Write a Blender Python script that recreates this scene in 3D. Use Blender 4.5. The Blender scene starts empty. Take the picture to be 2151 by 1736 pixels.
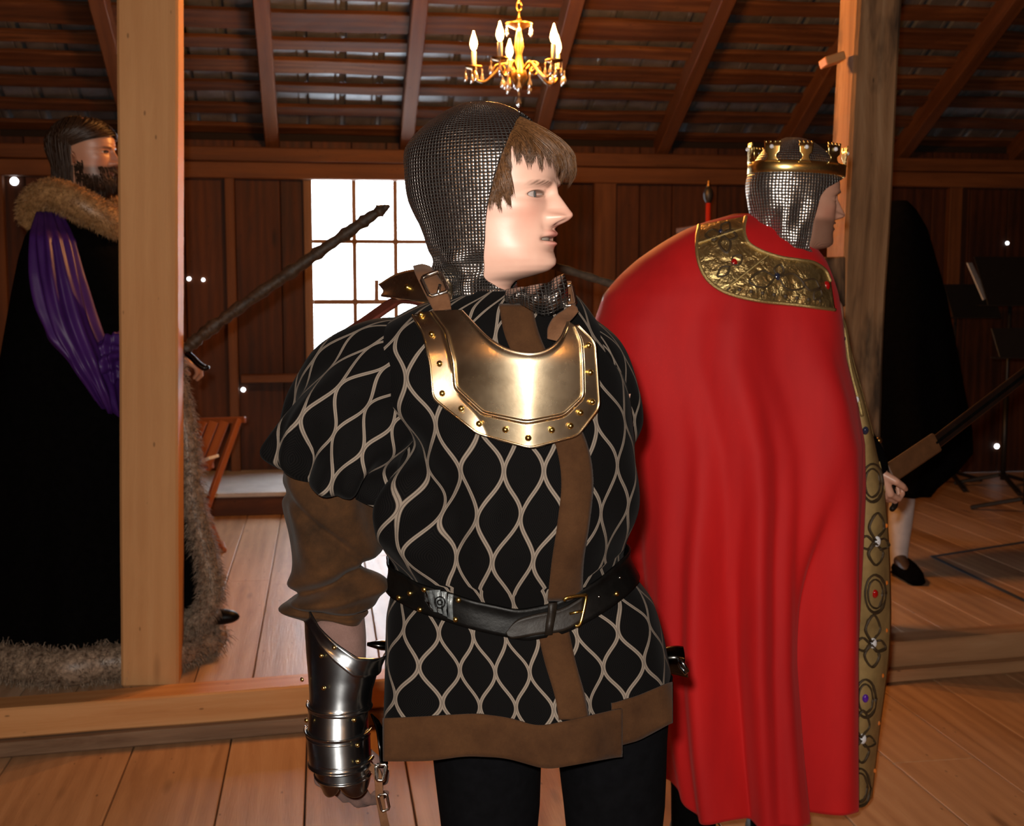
import bpy, bmesh, math, random
import numpy as np
from mathutils import Vector, Matrix, Euler, noise as mnoise

random.seed(7)
RNG = np.random.default_rng(11)
scene = bpy.context.scene
COL = scene.collection

# ------------------------------------------------------------------ camera
IMG_W, IMG_H = 2151.0, 1736.0
FPX = 2596.0
PITCH = math.radians(5.9)
CAM_Z = 1.45
cam_data = bpy.data.cameras.new('camera')
cam_data.sensor_width = 36.0
cam_data.sensor_fit = 'HORIZONTAL'
cam_data.lens = 36.0 * FPX / IMG_W
cam_data.clip_start = 0.05
cam_data.dof.use_dof = True
cam_data.dof.focus_distance = 1.85
cam_data.dof.aperture_fstop = 10.0
camera = bpy.data.objects.new('camera', cam_data)
COL.objects.link(camera)
camera.location = (0, 0, CAM_Z)
camera.rotation_euler = (math.pi / 2 - PITCH, 0, 0)
scene.camera = camera

# ------------------------------------------------------------------ world (overcast daylight outside the barn)
world = bpy.data.worlds.new('world')
scene.world = world
world.use_nodes = True
bg = world.node_tree.nodes['Background']
bg.inputs['Color'].default_value = (0.86, 0.93, 1.0, 1)
bg.inputs['Strength'].default_value = 15.0

# ------------------------------------------------------------------ camera flash (sits just above and left of the lens)
fl = bpy.data.lights.new('camera_flash', 'SPOT')
fl.energy = 225.0
fl.color = (1.0, 0.93, 0.84)
fl.shadow_soft_size = 0.022
fl.spot_size = math.radians(82)
fl.spot_blend = 0.6
flash = bpy.data.objects.new('camera_flash', fl)
COL.objects.link(flash)
flash.location = (-0.035, -0.02, CAM_Z + 0.075)
flash.rotation_euler = (math.pi / 2 - PITCH, 0, 0)

scene.view_settings.view_transform = 'Standard'
scene.view_settings.look = 'None'
scene.view_settings.gamma = 1.0
scene.view_settings.use_curve_mapping = False
scene.view_settings.exposure = 0.0
cy = scene.cycles
cy.max_bounces = 6; cy.diffuse_bounces = 3; cy.glossy_bounces = 3; cy.transmission_bounces = 4; cy.transparent_max_bounces = 8
cy.caustics_reflective = False; cy.caustics_refractive = False

# ------------------------------------------------------------------ coordinates
CP, SP = math.cos(PITCH), math.sin(PITCH)
def P(px, py, d):
    """world point seen at photo pixel (px,py) at horizontal distance d in front of the camera"""
    a = (px - IMG_W / 2) / FPX
    b = -(py - IMG_H / 2) / FPX
    t = d / (b * SP + CP)
    return Vector((t * a, d, CAM_Z + t * (b * CP - SP)))
def Pn(px, py, d):
    px = np.asarray(px, float); py = np.asarray(py, float); d = np.asarray(d, float)
    a = (px - IMG_W / 2) / FPX; b = -(py - IMG_H / 2) / FPX
    t = d / (b * SP + CP)
    return np.stack([t * a, d + 0 * t, CAM_Z + t * (b * CP - SP)], -1)

YAW = math.radians(8.7)          # the barn is turned against the camera
CY_, SY_ = math.cos(YAW), math.sin(YAW)
def B(u, v, z):
    """barn coordinates (u along back wall to the right, v towards back wall) to world"""
    return Vector((u * CY_ - v * SY_, u * SY_ + v * CY_, z))
def Bray(px, py, v):
    a = (px - IMG_W / 2) / FPX; b = -(py - IMG_H / 2) / FPX
    y = b * SP + CP; z = b * CP - SP
    uu = a * CY_ + y * SY_; vv = -a * SY_ + y * CY_
    t = v / vv
    return uu * t, CAM_Z + z * t
def Bfloor(px, py, z0):
    a = (px - IMG_W / 2) / FPX; b = -(py - IMG_H / 2) / FPX
    y = b * SP + CP; z = b * CP - SP
    t = (z0 - CAM_Z) / z
    return (a * CY_ + y * SY_) * t, (-a * SY_ + y * CY_) * t

# ------------------------------------------------------------------ object helpers
def tag(o, label=None, category=None, group=None, kind=None):
    if label: o['label'] = label
    if category: o['category'] = category
    if group: o['group'] = group
    if kind: o['kind'] = kind
    return o
def link(name, me, mat=None, parent=None):
    o = bpy.data.objects.new(name, me)
    COL.objects.link(o)
    if mat is not None and me is not None:
        if isinstance(mat, (list, tuple)):
            for m in mat: me.materials.append(m)
        else:
            me.materials.append(mat)
    if parent is not None:
        o.parent = parent
        o.matrix_parent_inverse = parent.matrix_world.inverted()
    return o
def empty(name, loc=(0, 0, 0), rz=0.0):
    o = bpy.data.objects.new(name, None)
    o.empty_display_size = 0.1
    COL.objects.link(o)
    o.location = loc
    o.rotation_euler = (0, 0, rz)
    o.matrix_world = Matrix.Translation(Vector(loc)) @ Matrix.Rotation(rz, 4, 'Z')
    return o
def smooth(me, flag=True):
    me.polygons.foreach_set('use_smooth', [flag] * len(me.polygons))
    return me
def pydata(name, verts, faces, mat=None, parent=None, smooth_=True):
    me = bpy.data.meshes.new(name)
    me.from_pydata([tuple(map(float, v)) for v in verts], [], [tuple(int(i) for i in f) for f in faces])
    me.update()
    if smooth_: smooth(me)
    return link(name, me, mat, parent)
def grid_faces(nu, nv, closed_u=False, flip=False):
    f = []
    for j in range(nv - 1):
        for i in range(nu if closed_u else nu - 1):
            a = j * nu + i; b = j * nu + (i + 1) % nu
            c = (j + 1) * nu + (i + 1) % nu; d = (j + 1) * nu + i
            f.append((a, d, c, b) if flip else (a, b, c, d))
    return f
def sheet(name, pts, mat=None, parent=None, closed_u=False, uv=None, thick=0.0, offset=-1.0, caps=False, flip=False, sub=0):
    """pts array (nv, nu, 3) -> mesh object; uv array (nv, nu(+1), 2)"""
    pts = np.asarray(pts, float)
    nv, nu = pts.shape[:2]
    faces = grid_faces(nu, nv, closed_u, flip)
    verts = pts.reshape(-1, 3)
    nf = len(faces)
    if caps:
        faces = faces + [tuple(range(nu))[::(1 if flip else -1)], tuple(range((nv - 1) * nu, nv * nu))[::(-1 if flip else 1)]]
    me = bpy.data.meshes.new(name)
    me.from_pydata(verts.tolist(), [], faces)
    me.update()
    smooth(me)
    if uv is not None:
        uv = np.asarray(uv, float)
        lay = me.uv_layers.new(name='UVMap')
        w = uv.shape[1]
        arr = np.zeros((len(me.loops), 2))
        li = 0
        for k, p in enumerate(faces):
            if k < nf:
                j = k // (nu if closed_u else nu - 1); i = k % (nu if closed_u else nu - 1)
                i2 = i + 1 if w > nu else (i + 1) % nu
                co = [(j, i), (j, i2), (j + 1, i2), (j + 1, i)]
                if flip: co = [(j, i), (j + 1, i), (j + 1, i2), (j, i2)]
                for c in co:
                    arr[li] = uv[c]; li += 1
            else:
                li += len(p)
        lay.data.foreach_set('uv', arr.ravel())
    o = link(name, me, mat, parent)
    if thick:
        m = o.modifiers.new('solid', 'SOLIDIFY'); m.thickness = thick; m.offset = offset
    if sub:
        m = o.modifiers.new('sub', 'SUBSURF'); m.levels = sub; m.render_levels = sub
    return o
def frame_of(d, up=Vector((0, 0, 1))):
    d = Vector(d).normalized()
    if abs(d.dot(up)) > 0.98: up = Vector((0, 1, 0))
    y = up.cross(d).normalized(); z = d.cross(y)
    return d, y, z
_boxes = {}
def box_mesh(name, sx, sy, sz, bevel=0.0):
    key = (name, round(sx, 4), round(sy, 4), round(sz, 4), bevel)
    bm = bmesh.new()
    bmesh.ops.create_cube(bm, size=1.0)
    for v in bm.verts: v.co = (v.co.x * sx, v.co.y * sy, v.co.z * sz)
    if bevel:
        bmesh.ops.bevel(bm, geom=list(bm.edges), offset=bevel, segments=1, affect='EDGES', profile=0.5)
    me = bpy.data.meshes.new(name)
    bm.to_mesh(me); bm.free()
    return me
def beam(name, p0, p1, w, h, mat, parent=None, bevel=0.004, up=(0, 0, 1), rough=0.0):
    """box from p0 to p1; w across, h along 'up'; local X is the grain"""
    p0, p1 = Vector(p0), Vector(p1)
    L = (p1 - p0).length
    me = box_mesh(name, L, w, h, bevel)
    d, y, z = frame_of(p1 - p0, Vector(up))
    M = Matrix((d, y, z)).transposed().to_4x4()
    M.translation = (p0 + p1) / 2
    if rough:
        bm = bmesh.new(); bm.from_mesh(me)
        long_e = [e for e in bm.edges if abs(e.verts[0].co.x - e.verts[1].co.x) > L * 0.6]
        bmesh.ops.subdivide_edges(bm, edges=long_e, cuts=max(2, int(L / 0.22)), use_grid_fill=False)
        s = random.uniform(0, 50)
        for v in bm.verts:
            n = mnoise.noise_vector(Vector((v.co.x * 2.3 + s, v.co.y * 6, v.co.z * 6)))
            v.co += Vector((0, n.y, n.z)) * rough
        bm.to_mesh(me); bm.free()
    o = link(name, me, mat)
    o.matrix_world = M
    if parent is not None:
        o.parent = parent
        o.matrix_parent_inverse = parent.matrix_world.inverted()
    return o
def tube_arr(path, rad, n=10, flat=None, up=(0, 0, 1)):
    path = [Vector(p) for p in path]
    if np.isscalar(rad): rad = [rad] * len(path)
    out = []
    prev = None
    for i, p in enumerate(path):
        t = (path[min(i + 1, len(path) - 1)] - path[max(i - 1, 0)]).normalized()
        if prev is None:
            _, y, z = frame_of(t, Vector(up))
        else:
            y = (prev - t * prev.dot(t)).normalized(); z = t.cross(y)
        prev = y
        r = rad[i]
        ra, rb = (r if isinstance(r, (tuple, list)) else (r, r))
        out.append([p + y * (math.cos(2 * math.pi * k / n) * ra) + z * (math.sin(2 * math.pi * k / n) * rb) for k in range(n)])
    return np.array([[tuple(q) for q in r] for r in out])
def tube(name, path, rad, mat, parent=None, n=10, up=(0, 0, 1)):
    return sheet(name, tube_arr(path, rad, n, up=up), mat, parent, closed_u=True, caps=True)
def lathe(name, prof, mat, parent=None, n=16, loc=(0, 0, 0), axis=None):
    """prof: list of (r, z)"""
    pts = []
    for r, z in prof:
        pts.append([(max(r, 1e-4) * math.cos(2 * math.pi * k / n), max(r, 1e-4) * math.sin(2 * math.pi * k / n), z) for k in range(n)])
    pts = np.array(pts)
    if axis is not None:
        d, y, z = frame_of(axis)
        M = np.array((tuple(y), tuple(z), tuple(d)))
        pts = pts @ M
    pts = pts + np.array(tuple(loc))
    return sheet(name, pts, mat, parent, closed_u=True, caps=True)
def lerp_tab(tab, x):
    tab = np.asarray(tab, float)
    return [np.interp(x, tab[:, 0], tab[:, k]) for k in range(1, tab.shape[1])]
def smooth_tab(xs, ys, x, w):
    """piecewise-linear curve, smoothed by a box of half width w"""
    x = np.asarray(x, float)
    acc = 0
    ks = np.linspace(-1, 1, 9); wt = 1 - np.abs(ks) * 0.9
    for k, q in zip(ks, wt): acc = acc + q * np.interp(x + k * w, xs, ys)
    return acc / wt.sum()
def catmull(pts, n):
    pts = [np.array(tuple(p), float) for p in pts]
    P_ = [2 * pts[0] - pts[1]] + pts + [2 * pts[-1] - pts[-2]]
    seg = len(pts) - 1
    out = []
    for k in range(n):
        t = k / (n - 1) * seg
        i = min(int(t), seg - 1); f = t - i
        a, b, c, d = P_[i], P_[i + 1], P_[i + 2], P_[i + 3]
        out.append(0.5 * ((2 * b) + (-a + c) * f + (2 * a - 5 * b + 4 * c - d) * f * f + (-a + 3 * b - 3 * c + d) * f ** 3))
    return np.array(out)
def sph(name, c, r, mat, parent=None, n=12, m=8, scale=(1, 1, 1), rot=None):
    pts = []
    for j in range(m + 1):
        ph = math.pi * j / m
        rr = max(math.sin(ph), 1e-3)
        pts.append([(r * rr * math.cos(2 * math.pi * k / n) * scale[0], r * rr * math.sin(2 * math.pi * k / n) * scale[1], -r * math.cos(ph) * scale[2]) for k in range(n)])
    pts = np.array(pts)
    if rot is not None:
        pts = pts @ np.array(rot).T
    return sheet(name, pts + np.array(tuple(c)), mat, parent, closed_u=True, caps=True)
def fuse(caps, voxel, smooth_it=6):
    """caps: list of (p0, r0, p1, r1) tapered capsules -> one continuous remeshed mesh"""
    V, Fc = [], []
    def add(pts, nu):
        base = len(V)
        nv = len(pts)
        for r in pts:
            V.extend([tuple(map(float, q)) for q in r])
        for f in grid_faces(nu, nv, True): Fc.append(tuple(base + i for i in f))
        Fc.append(tuple(base + i for i in reversed(range(nu))))
        Fc.append(tuple(base + (nv - 1) * nu + i for i in range(nu)))
    n = 14
    for p0, r0, p1, r1 in caps:
        p0, p1 = Vector(p0), Vector(p1)
        if (p1 - p0).length < 1e-5: p1 = p0 + Vector((0, 0, 1e-4))
        d, y, z = frame_of(p1 - p0)
        rings = []
        for ph in np.linspace(-math.pi / 2 * .96, 0, 6):
            rings.append((p0 + d * (r0 * math.sin(ph)), r0 * math.cos(ph)))
        for ph in np.linspace(0, math.pi / 2 * .96, 6):
            rings.append((p1 + d * (r1 * math.sin(ph)), r1 * math.cos(ph)))
        add([[c + y * (r * math.cos(2 * math.pi * k / n)) + z * (r * math.sin(2 * math.pi * k / n)) for k in range(n)] for c, r in rings], n)
    me = bpy.data.meshes.new('tmp')
    me.from_pydata(V, [], Fc); me.update()
    o = bpy.data.objects.new('tmp', me); COL.objects.link(o)
    m = o.modifiers.new('r', 'REMESH'); m.mode = 'VOXEL'; m.voxel_size = voxel
    if smooth_it:
        s = o.modifiers.new('s', 'SMOOTH'); s.iterations = smooth_it; s.factor = 0.5
    dg = bpy.context.evaluated_depsgraph_get()
    out = bpy.data.meshes.new_from_object(o.evaluated_get(dg))
    bpy.data.objects.remove(o); bpy.data.meshes.remove(me)
    smooth(out)
    return out
def join_meshes(name, parts):
    """list of mesh datablocks -> one mesh"""
    bm = bmesh.new()
    for me in parts: bm.from_mesh(me)
    out = bpy.data.meshes.new(name); bm.to_mesh(out); bm.free()
    smooth(out)
    return out

# ------------------------------------------------------------------ materials
class NB:
    def __init__(s, name):
        s.m = bpy.data.materials.new(name); s.m.use_nodes = True
        s.t = s.m.node_tree; s.n = s.t.nodes; s.l = s.t.links
        s.b = s.n['Principled BSDF']; s.out = s.n['Material Output']
    def node(s, typ, **kw):
        n = s.n.new(typ)
        for k, v in kw.items(): setattr(n, k, v)
        return n
    def math(s, op, a, b=None, c=None, clamp=False):
        n = s.node('ShaderNodeMath', operation=op, use_clamp=clamp)
        for i, x in enumerate((a, b, c)):
            if x is None: continue
            if isinstance(x, (int, float)): n.inputs[i].default_value = x
            else: s.l.new(x, n.inputs[i])
        return n.outputs[0]
    def mix(s, fac, a, b):
        n = s.node('ShaderNodeMix', data_type='RGBA')
        for i, x in ((0, fac), (6, a), (7, b)):
            if isinstance(x, (int, float)): n.inputs[i].default_value = x
            elif isinstance(x, (tuple, list)): n.inputs[i].default_value = (*x[:3], 1)
            else: s.l.new(x, n.inputs[i])
        return n.outputs[2]
    def coord(s, kind='Object', scale=(1, 1, 1), loc=(0, 0, 0)):
        t = s.node('ShaderNodeTexCoord'); m = s.node('ShaderNodeMapping')
        m.inputs['Scale'].default_value = scale; m.inputs['Location'].default_value = loc
        s.l.new(t.outputs[kind], m.inputs[0])
        return m.outputs[0]
    def noise(s, vec, scale, detail=4, rough=0.6, dist=0.0):
        n = s.node('ShaderNodeTexNoise')
        n.inputs['Scale'].default_value = scale; n.inputs['Detail'].default_value = detail
        n.inputs['Roughness'].default_value = rough; n.inputs['Distortion'].default_value = dist
        if vec is not None: s.l.new(vec, n.inputs['Vector'])
        return n.outputs[0]
    def ramp(s, fac, stops):
        n = s.node('ShaderNodeValToRGB')
        cr = n.color_ramp
        while len(cr.elements) < len(stops): cr.elements.new(0.5)
        for e, (p, c) in zip(cr.elements, stops):
            e.position = p
            e.color = (*c[:3], 1) if isinstance(c, (tuple, list)) else (c, c, c, 1)
        s.l.new(fac, n.inputs[0])
        return n.outputs[0]
    def set(s, **kw):
        for k, v in kw.items():
            k = k.replace('_', ' ')
            inp = s.b.inputs[k]
            if isinstance(v, (int, float)): inp.default_value = v
            elif isinstance(v, (tuple, list)): inp.default_value = (*v[:3], 1)
            else: s.l.new(v, inp)
        return s
    def bump(s, h, strength=0.3, dist=0.01):
        n = s.node('ShaderNodeBump'); n.inputs['Strength'].default_value = strength; n.inputs['Distance'].default_value = dist
        s.l.new(h, n.inputs['Height']); s.l.new(n.outputs[0], s.b.inputs['Normal'])
        return s
def plain(name, col, rough=0.5, metal=0.0, var=0.12, scale=20, bump=0.0, **kw):
    b = NB(name)
    nz = b.noise(b.coord('Object'), scale, 5)
    lo = tuple(c * (1 - var) for c in col); hi = tuple(min(1, c * (1 + var)) for c in col)
    b.set(Base_Color=b.ramp(nz, [(0.3, lo), (0.7, hi)]), Roughness=rough, Metallic=metal, **kw)
    if bump: b.bump(nz, bump, 0.004)
    return b.m
def wood(name, dark, mid, light, rough=0.6, grain=1.0, knots=0.5, bump=0.25, spec=0.35, stain=None):
    b = NB(name)
    oi = b.node('ShaderNodeObjectInfo')
    co = b.node('ShaderNodeTexCoord')
    add = b.node('ShaderNodeVectorMath', operation='MULTIPLY_ADD')
    b.l.new(co.outputs['Object'], add.inputs[0]); add.inputs[1].default_value = (1, 1, 1)
    rv = b.node('ShaderNodeCombineXYZ')
    for i in range(3): b.l.new(b.math('MULTIPLY', oi.outputs['Random'], (37.0, 11.0, 5.3)[i]), rv.inputs[i])
    b.l.new(rv.outputs[0], add.inputs[2])
    def mapped(sc):
        m = b.node('ShaderNodeMapping'); m.inputs['Scale'].default_value = sc
        b.l.new(add.outputs[0], m.inputs[0]); return m.outputs[0]
    g = b.noise(mapped((0.9, 22 * grain, 22 * grain)), 1.6, 4, 0.7, 1.2)
    fine = b.noise(mapped((4, 120, 120)), 2.0, 1, 0.6)
    big = b.noise(mapped((1.1, 3.0, 3.0)), 1.5, 3, 0.5)
    # cathedral rings
    w = b.node('ShaderNodeTexWave', wave_type='RINGS', rings_direction='X')
    w.inputs['Scale'].default_value = 4.0; w.inputs['Distortion'].default_value = 7.0; w.inputs['Detail'].default_value = 3.5; w.inputs['Detail Scale'].default_value = 0.8
    b.l.new(mapped((0.16, 1.6, 1.6)), w.inputs['Vector'])
    f = b.math('ADD', b.math('MULTIPLY', g, 0.5), b.math('MULTIPLY', big, 0.32))
    f = b.math('ADD', f, b.math('MULTIPLY', w.outputs['Fac'], 0.09))
    f = b.math('ADD', f, b.math('MULTIPLY', b.math('SUBTRACT', oi.outputs['Random'], 0.5), 0.16))
    col = b.ramp(f, [(0.28, dark), (0.5, mid), (0.72, light)])
    if knots:
        vo = b.node('ShaderNodeTexVoronoi'); vo.inputs['Scale'].default_value = 1.0
        b.l.new(mapped((1.6, 7.0, 7.0)), vo.inputs['Vector'])
        kk = b.ramp(vo.outputs['Distance'], [(0.05, 1.0), (0.13, 0.0)])
        col = b.mix(b.math('MULTIPLY', kk, knots), col, tuple(c * 0.25 for c in dark))
    # small dents and nail marks
    vn = b.node('ShaderNodeTexVoronoi'); vn.inputs['Scale'].default_value = 1.0
    b.l.new(mapped((9, 22, 22)), vn.inputs['Vector'])
    nail = b.ramp(vn.outputs['Distance'], [(0.05, 1.0), (0.09, 0.0)])
    col = b.mix(b.math('MULTIPLY', nail, 0.6), col, tuple(c * 0.2 for c in dark))
    if stain:
        st = b.ramp(b.noise(mapped((1.0, 3.5, 3.5)), 1.3, 5, 0.6), [(0.5, 0.0), (0.62, 1.0)])
        col = b.mix(b.math('MULTIPLY', st, stain[1]), col, stain[0])
    b.set(Base_Color=col, Roughness=b.math('ADD', rough - 0.1, b.math('MULTIPLY', g, 0.2)))
    b.b.inputs['Specular IOR Level'].default_value = spec
    if bump: b.bump(b.math('ADD', g, b.math('MULTIPLY', fine, 0.4)), bump, 0.006)
    return b.m

M = {}
M['post_left'] = wood('planed_post_wood', (0.53, 0.26, 0.10), (0.60, 0.315, 0.13), (0.66, 0.37, 0.165), 0.62, 0.5, 0.5, 0.10, 0.2)
M['post_right'] = wood('weathered_post_wood', (0.11, 0.055, 0.024), (0.29, 0.16, 0.075), (0.43, 0.28, 0.155), 0.8, 0.5, 0.5, 0.5, stain=((0.03, 0.02, 0.013), 0.9))
M['wall'] = wood('dark_wall_board', (0.022, 0.006, 0.0018), (0.072, 0.021, 0.005), (0.13, 0.042, 0.011), 0.65, 0.35, 0.8, 0)
M['stud'] = wood('wall_stud_wood', (0.085, 0.030, 0.008), (0.15, 0.056, 0.016), (0.21, 0.085, 0.026), 0.65, 0.6, 0.4, 0)
M['rafter'] = wood('rafter_wood', (0.08, 0.028, 0.008), (0.13, 0.048, 0.015), (0.18, 0.073, 0.024), 0.65, 0.7, 0.3, 0)
M['batten'] = wood('roof_batten_wood', (0.035, 0.011, 0.003), (0.11, 0.04, 0.012), (0.26, 0.11, 0.036), 0.7, 0.35, 0.3, 0)
M['floor_near'] = wood('lower_floor_plank_wood', (0.32, 0.165, 0.077), (0.445, 0.25, 0.125), (0.54, 0.335, 0.185), 0.55, 0.5, 0.5, 0.2, 0.4)
M['floor_plat'] = wood('platform_plank_wood', (0.32, 0.18, 0.095), (0.50, 0.31, 0.185), (0.62, 0.43, 0.29), 0.45, 0.45, 0.5, 0.22, 0.5)
M['sill'] = wood('sill_beam_wood', (0.45, 0.19, 0.06), (0.58, 0.27, 0.095), (0.68, 0.36, 0.15), 0.55, 0.6, 0.5, 0.15)
M['slab'] = wood('rough_slab_wood', (0.14, 0.075, 0.04), (0.28, 0.17, 0.10), (0.38, 0.25, 0.15), 0.75, 0.5, 0.6, 0.4)
M['chair'] = wood('chair_wood', (0.22, 0.06, 0.018), (0.33, 0.105, 0.032), (0.42, 0.15, 0.05), 0.4, 1.2, 0.0, 0)
M['trim'] = wood('window_trim_wood', (0.15, 0.075, 0.035), (0.24, 0.13, 0.065), (0.32, 0.19, 0.10), 0.6, 0.7, 0.2, 0)
M['dark_void'] = plain('dark_underlay', (0.012, 0.006, 0.003), 0.9)
M['tin'] = plain('weathered_tin', (0.22, 0.24, 0.26), 0.42, 0.65, 0.35, 6, 0.15)
M['ledge'] = plain('worn_grey_ledge_paint', (0.48, 0.47, 0.46), 0.5, 0, 0.15, 8)
M['black_plastic'] = plain('black_metal_paint', (0.012, 0.012, 0.013), 0.45)
M['paper'] = plain('white_paper', (0.75, 0.75, 0.72), 0.7)
M['tape'] = plain('blue_tape', (0.05, 0.075, 0.12), 0.6)
M['brass'] = plain('aged_brass', (0.30, 0.17, 0.05), 0.38, 1.0, 0.2, 30)
M['candle'] = plain('candle_sleeve', (0.80, 0.68, 0.50), 0.5)
# ================================================================== THE BARN
VW = 8.0            # back wall plane
PZ = 0.14           # raised floor height
U0, U1 = -3.4, 7.0
VB = -2.6           # wall behind the camera
PLATE_Z = 2.28
SLOPE = 0.525
RIDGE_V = (VW + VB) / 2
RIDGE_Z = PLATE_Z + (VW - RIDGE_V) * SLOPE
def roof_z(v): return PLATE_Z + (VW - v) * SLOPE if v >= RIDGE_V else PLATE_Z + (v - VB) * SLOPE
def bbox_obj(name, u0, u1, v0, v1, z0, z1, mat, parent=None, bevel=0.0):
    return beam(name, B(u0, (v0 + v1) / 2, (z0 + z1) / 2), B(u1, (v0 + v1) / 2, (z0 + z1) / 2), abs(v1 - v0), z1 - z0, mat, parent, bevel)

# platform edge: two floor points read off the step
eu0, ev0 = Bfloor(130, 1580, 0.0)
eu1, ev1 = Bfloor(2050, 1416, 0.0)
def edge_v(u): return ev0 + (ev1 - ev0) * (u - eu0) / (eu1 - eu0)

# ---- lower floor: slab and planks running towards the back wall
floor_low = bbox_obj('floor', U0, U1, VB, edge_v(U1) + 0.1, -0.12, -0.03, M['dark_void'])
tag(floor_low, 'wide worn brown plank floor in the foreground', 'floor', kind='structure')
rr = random.Random(3)
u = U0
while u < U1:
    w = rr.choice([0.24, 0.27, 0.3, 0.33, 0.36])
    v = VB + rr.uniform(-2.2, 0)
    vend = edge_v(u + w / 2) + 0.05
    while v < vend:
        v2 = min(v + rr.uniform(3.0, 4.6), vend)
        a, b_ = max(v, VB), v2
        if b_ - a > 0.02:
            beam('plank', B(u + w / 2, a + 0.002, -0.015 + rr.uniform(-.0015, 0)), B(u + w / 2, b_ - 0.002, -0.015), w - 0.005, 0.03, M['floor_near'], floor_low, 0.002)
        v = v2
    u += w
# ---- platform
plat = empty('floor_platform')
tag(plat, 'raised plank floor of the barn stage behind the step', 'floor', kind='structure')
pv = [B(U0, edge_v(U0) + 0.03, -0.02), B(U1, edge_v(U1) + 0.03, -0.02), B(U1, VW, -0.02), B(U0, VW, -0.02)]
pv += [Vector((p.x, p.y, PZ - 0.03)) for p in pv]
pydata('joist_base', pv, [(0, 3, 2, 1), (4, 5, 6, 7), (0, 1, 5, 4), (1, 2, 6, 5), (2, 3, 7, 6), (3, 0, 4, 7)], M['dark_void'], plat, False)
u = U0
while u < U1:
    w = rr.choice([0.17, 0.19, 0.21, 0.23, 0.2])
    v = edge_v(u + w / 2) + 0.10
    first = True
    while v < VW:
        v2 = min(v + (rr.uniform(0.7, 2.4) if first else rr.uniform(2.0, 3.2)), VW); first = False
        if v2 - v > 0.1:
            beam('plank', B(u + w / 2, v + 0.002, PZ - 0.015 + rr.uniform(-.002, .001)), B(u + w / 2, v2 - 0.002, PZ - 0.015), w - 0.0045, 0.03, M['floor_plat'], plat, 0.002)
        v = v2
    u += w
# ---- the step: sill beams on rough slabs
def edge_beam(name, u0, u1, dv, z0, z1, w, mat, label, rough=0.0):
    o = beam(name, B(u0, edge_v(u0) + dv, (z0 + z1) / 2), B(u1, edge_v(u1) + dv, (z0 + z1) / 2), w, z1 - z0, mat, None, 0.006, rough=rough)
    return tag(o, label, 'beam', kind='structure')
edge_beam('trim_1', U0, 0.55, 0.065, 0.052, PZ + 0.012, 0.12, M['sill'], 'orange squared sill beam along the front of the platform at left', 0.004)
edge_beam('trim_2', 0.56, U1, 0.065, 0.045, PZ + 0.004, 0.12, M['floor_near'], 'brown sill beam along the front of the platform at right', 0.004)
edge_beam('trim_3', -1.18, 0.55, 0.045, 0.0, 0.05, 0.13, M['slab'], 'rough grey slab board under the orange sill beam', 0.006)
edge_beam('trim_4', U0, -1.19, 0.045, 0.0, 0.05, 0.13, M['slab'], 'short end of rough slab board under the sill beam at far left', 0.006)
edge_beam('trim_5', 0.56, U1, 0.03, 0.0, 0.045, 0.13, M['floor_near'], 'brown base board under the sill beam at right', 0.004)
# ---- blue tape marks on the platform
def tape_piece(p, q):
    a = Bfloor(*p, PZ + 0.002); b_ = Bfloor(*q, PZ + 0.002)
    return beam('tape_strip', B(a[0], a[1], PZ + 0.003), B(b_[0], b_[1], PZ + 0.003), 0.022, 0.002, M['tape'], None, 0.0)
tag(tape_piece((1958, 1170), (2260, 1122)), 'blue tape strip on the platform pointing to the right wall', 'tape')
tag(tape_piece((1958, 1170), (2260, 1314)), 'blue tape strip on the platform slanting towards the viewer', 'tape')

# ---- posts
def post(name, px_top, py_top, px_bot, py_bot, d, w, mat, label, top_extra=1.2, rough=0.0, bevel=0.006, turn=0.0, zb=None):
    a = P(px_bot, py_bot, d); b_ = P(px_top, py_top, d)
    dirv = (b_ - a).normalized()
    if zb is not None: a = a + dirv * ((zb - a.z) / dirv.z)
    b_ = b_ + dirv * top_extra
    o = beam(name, a, b_, w[0], w[1], mat, None, bevel, up=(math.sin(turn), math.cos(turn), 0), rough=rough)
    return tag(o, label, 'post', kind='structure')
post_l = post('timber_post', 317, 0, 322, 1465, 4.02, (0.183, 0.17), M['post_left'], 'squared orange timber post standing in front of the man in purple', 1.25, 0.002, 0.008, -0.15, PZ)
post_r = post('timber_post', 1828, 0, 1785, 860, 4.62, (0.172, 0.17), M['post_right'], 'rough weathered timber post behind the crowned man', 1.3, 0.008, 0.012, -0.15, PZ)
# small blocks nailed to the right post
blk = beam('wood_block', P(1728, 133, 4.55), P(1768, 120, 4.55), 0.10, 0.03, M['sill'], None, 0.003)
tag(blk, 'pale wooden block nailed to the left of the rough post near the rafters', 'block')
blk2 = beam('wood_cleat', P(1752, 540, 4.5), P(1752, 645, 4.5), 0.075, 0.03, M['post_right'], None, 0.004, up=(0, 1, 0))
tag(blk2, 'short wooden cleat on the rough post beside the bearded chin', 'block')

# ---- window opening (read off the photograph)
wu0, wz1 = Bray(655, 378, VW); wu1, _ = Bray(916, 378, VW)
_, zr1 = Bray(655, 507, VW)
row_h = wz1 - zr1
NROW, NCOL = 4, 3
wz0 = wz1 - NROW * row_h
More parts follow.
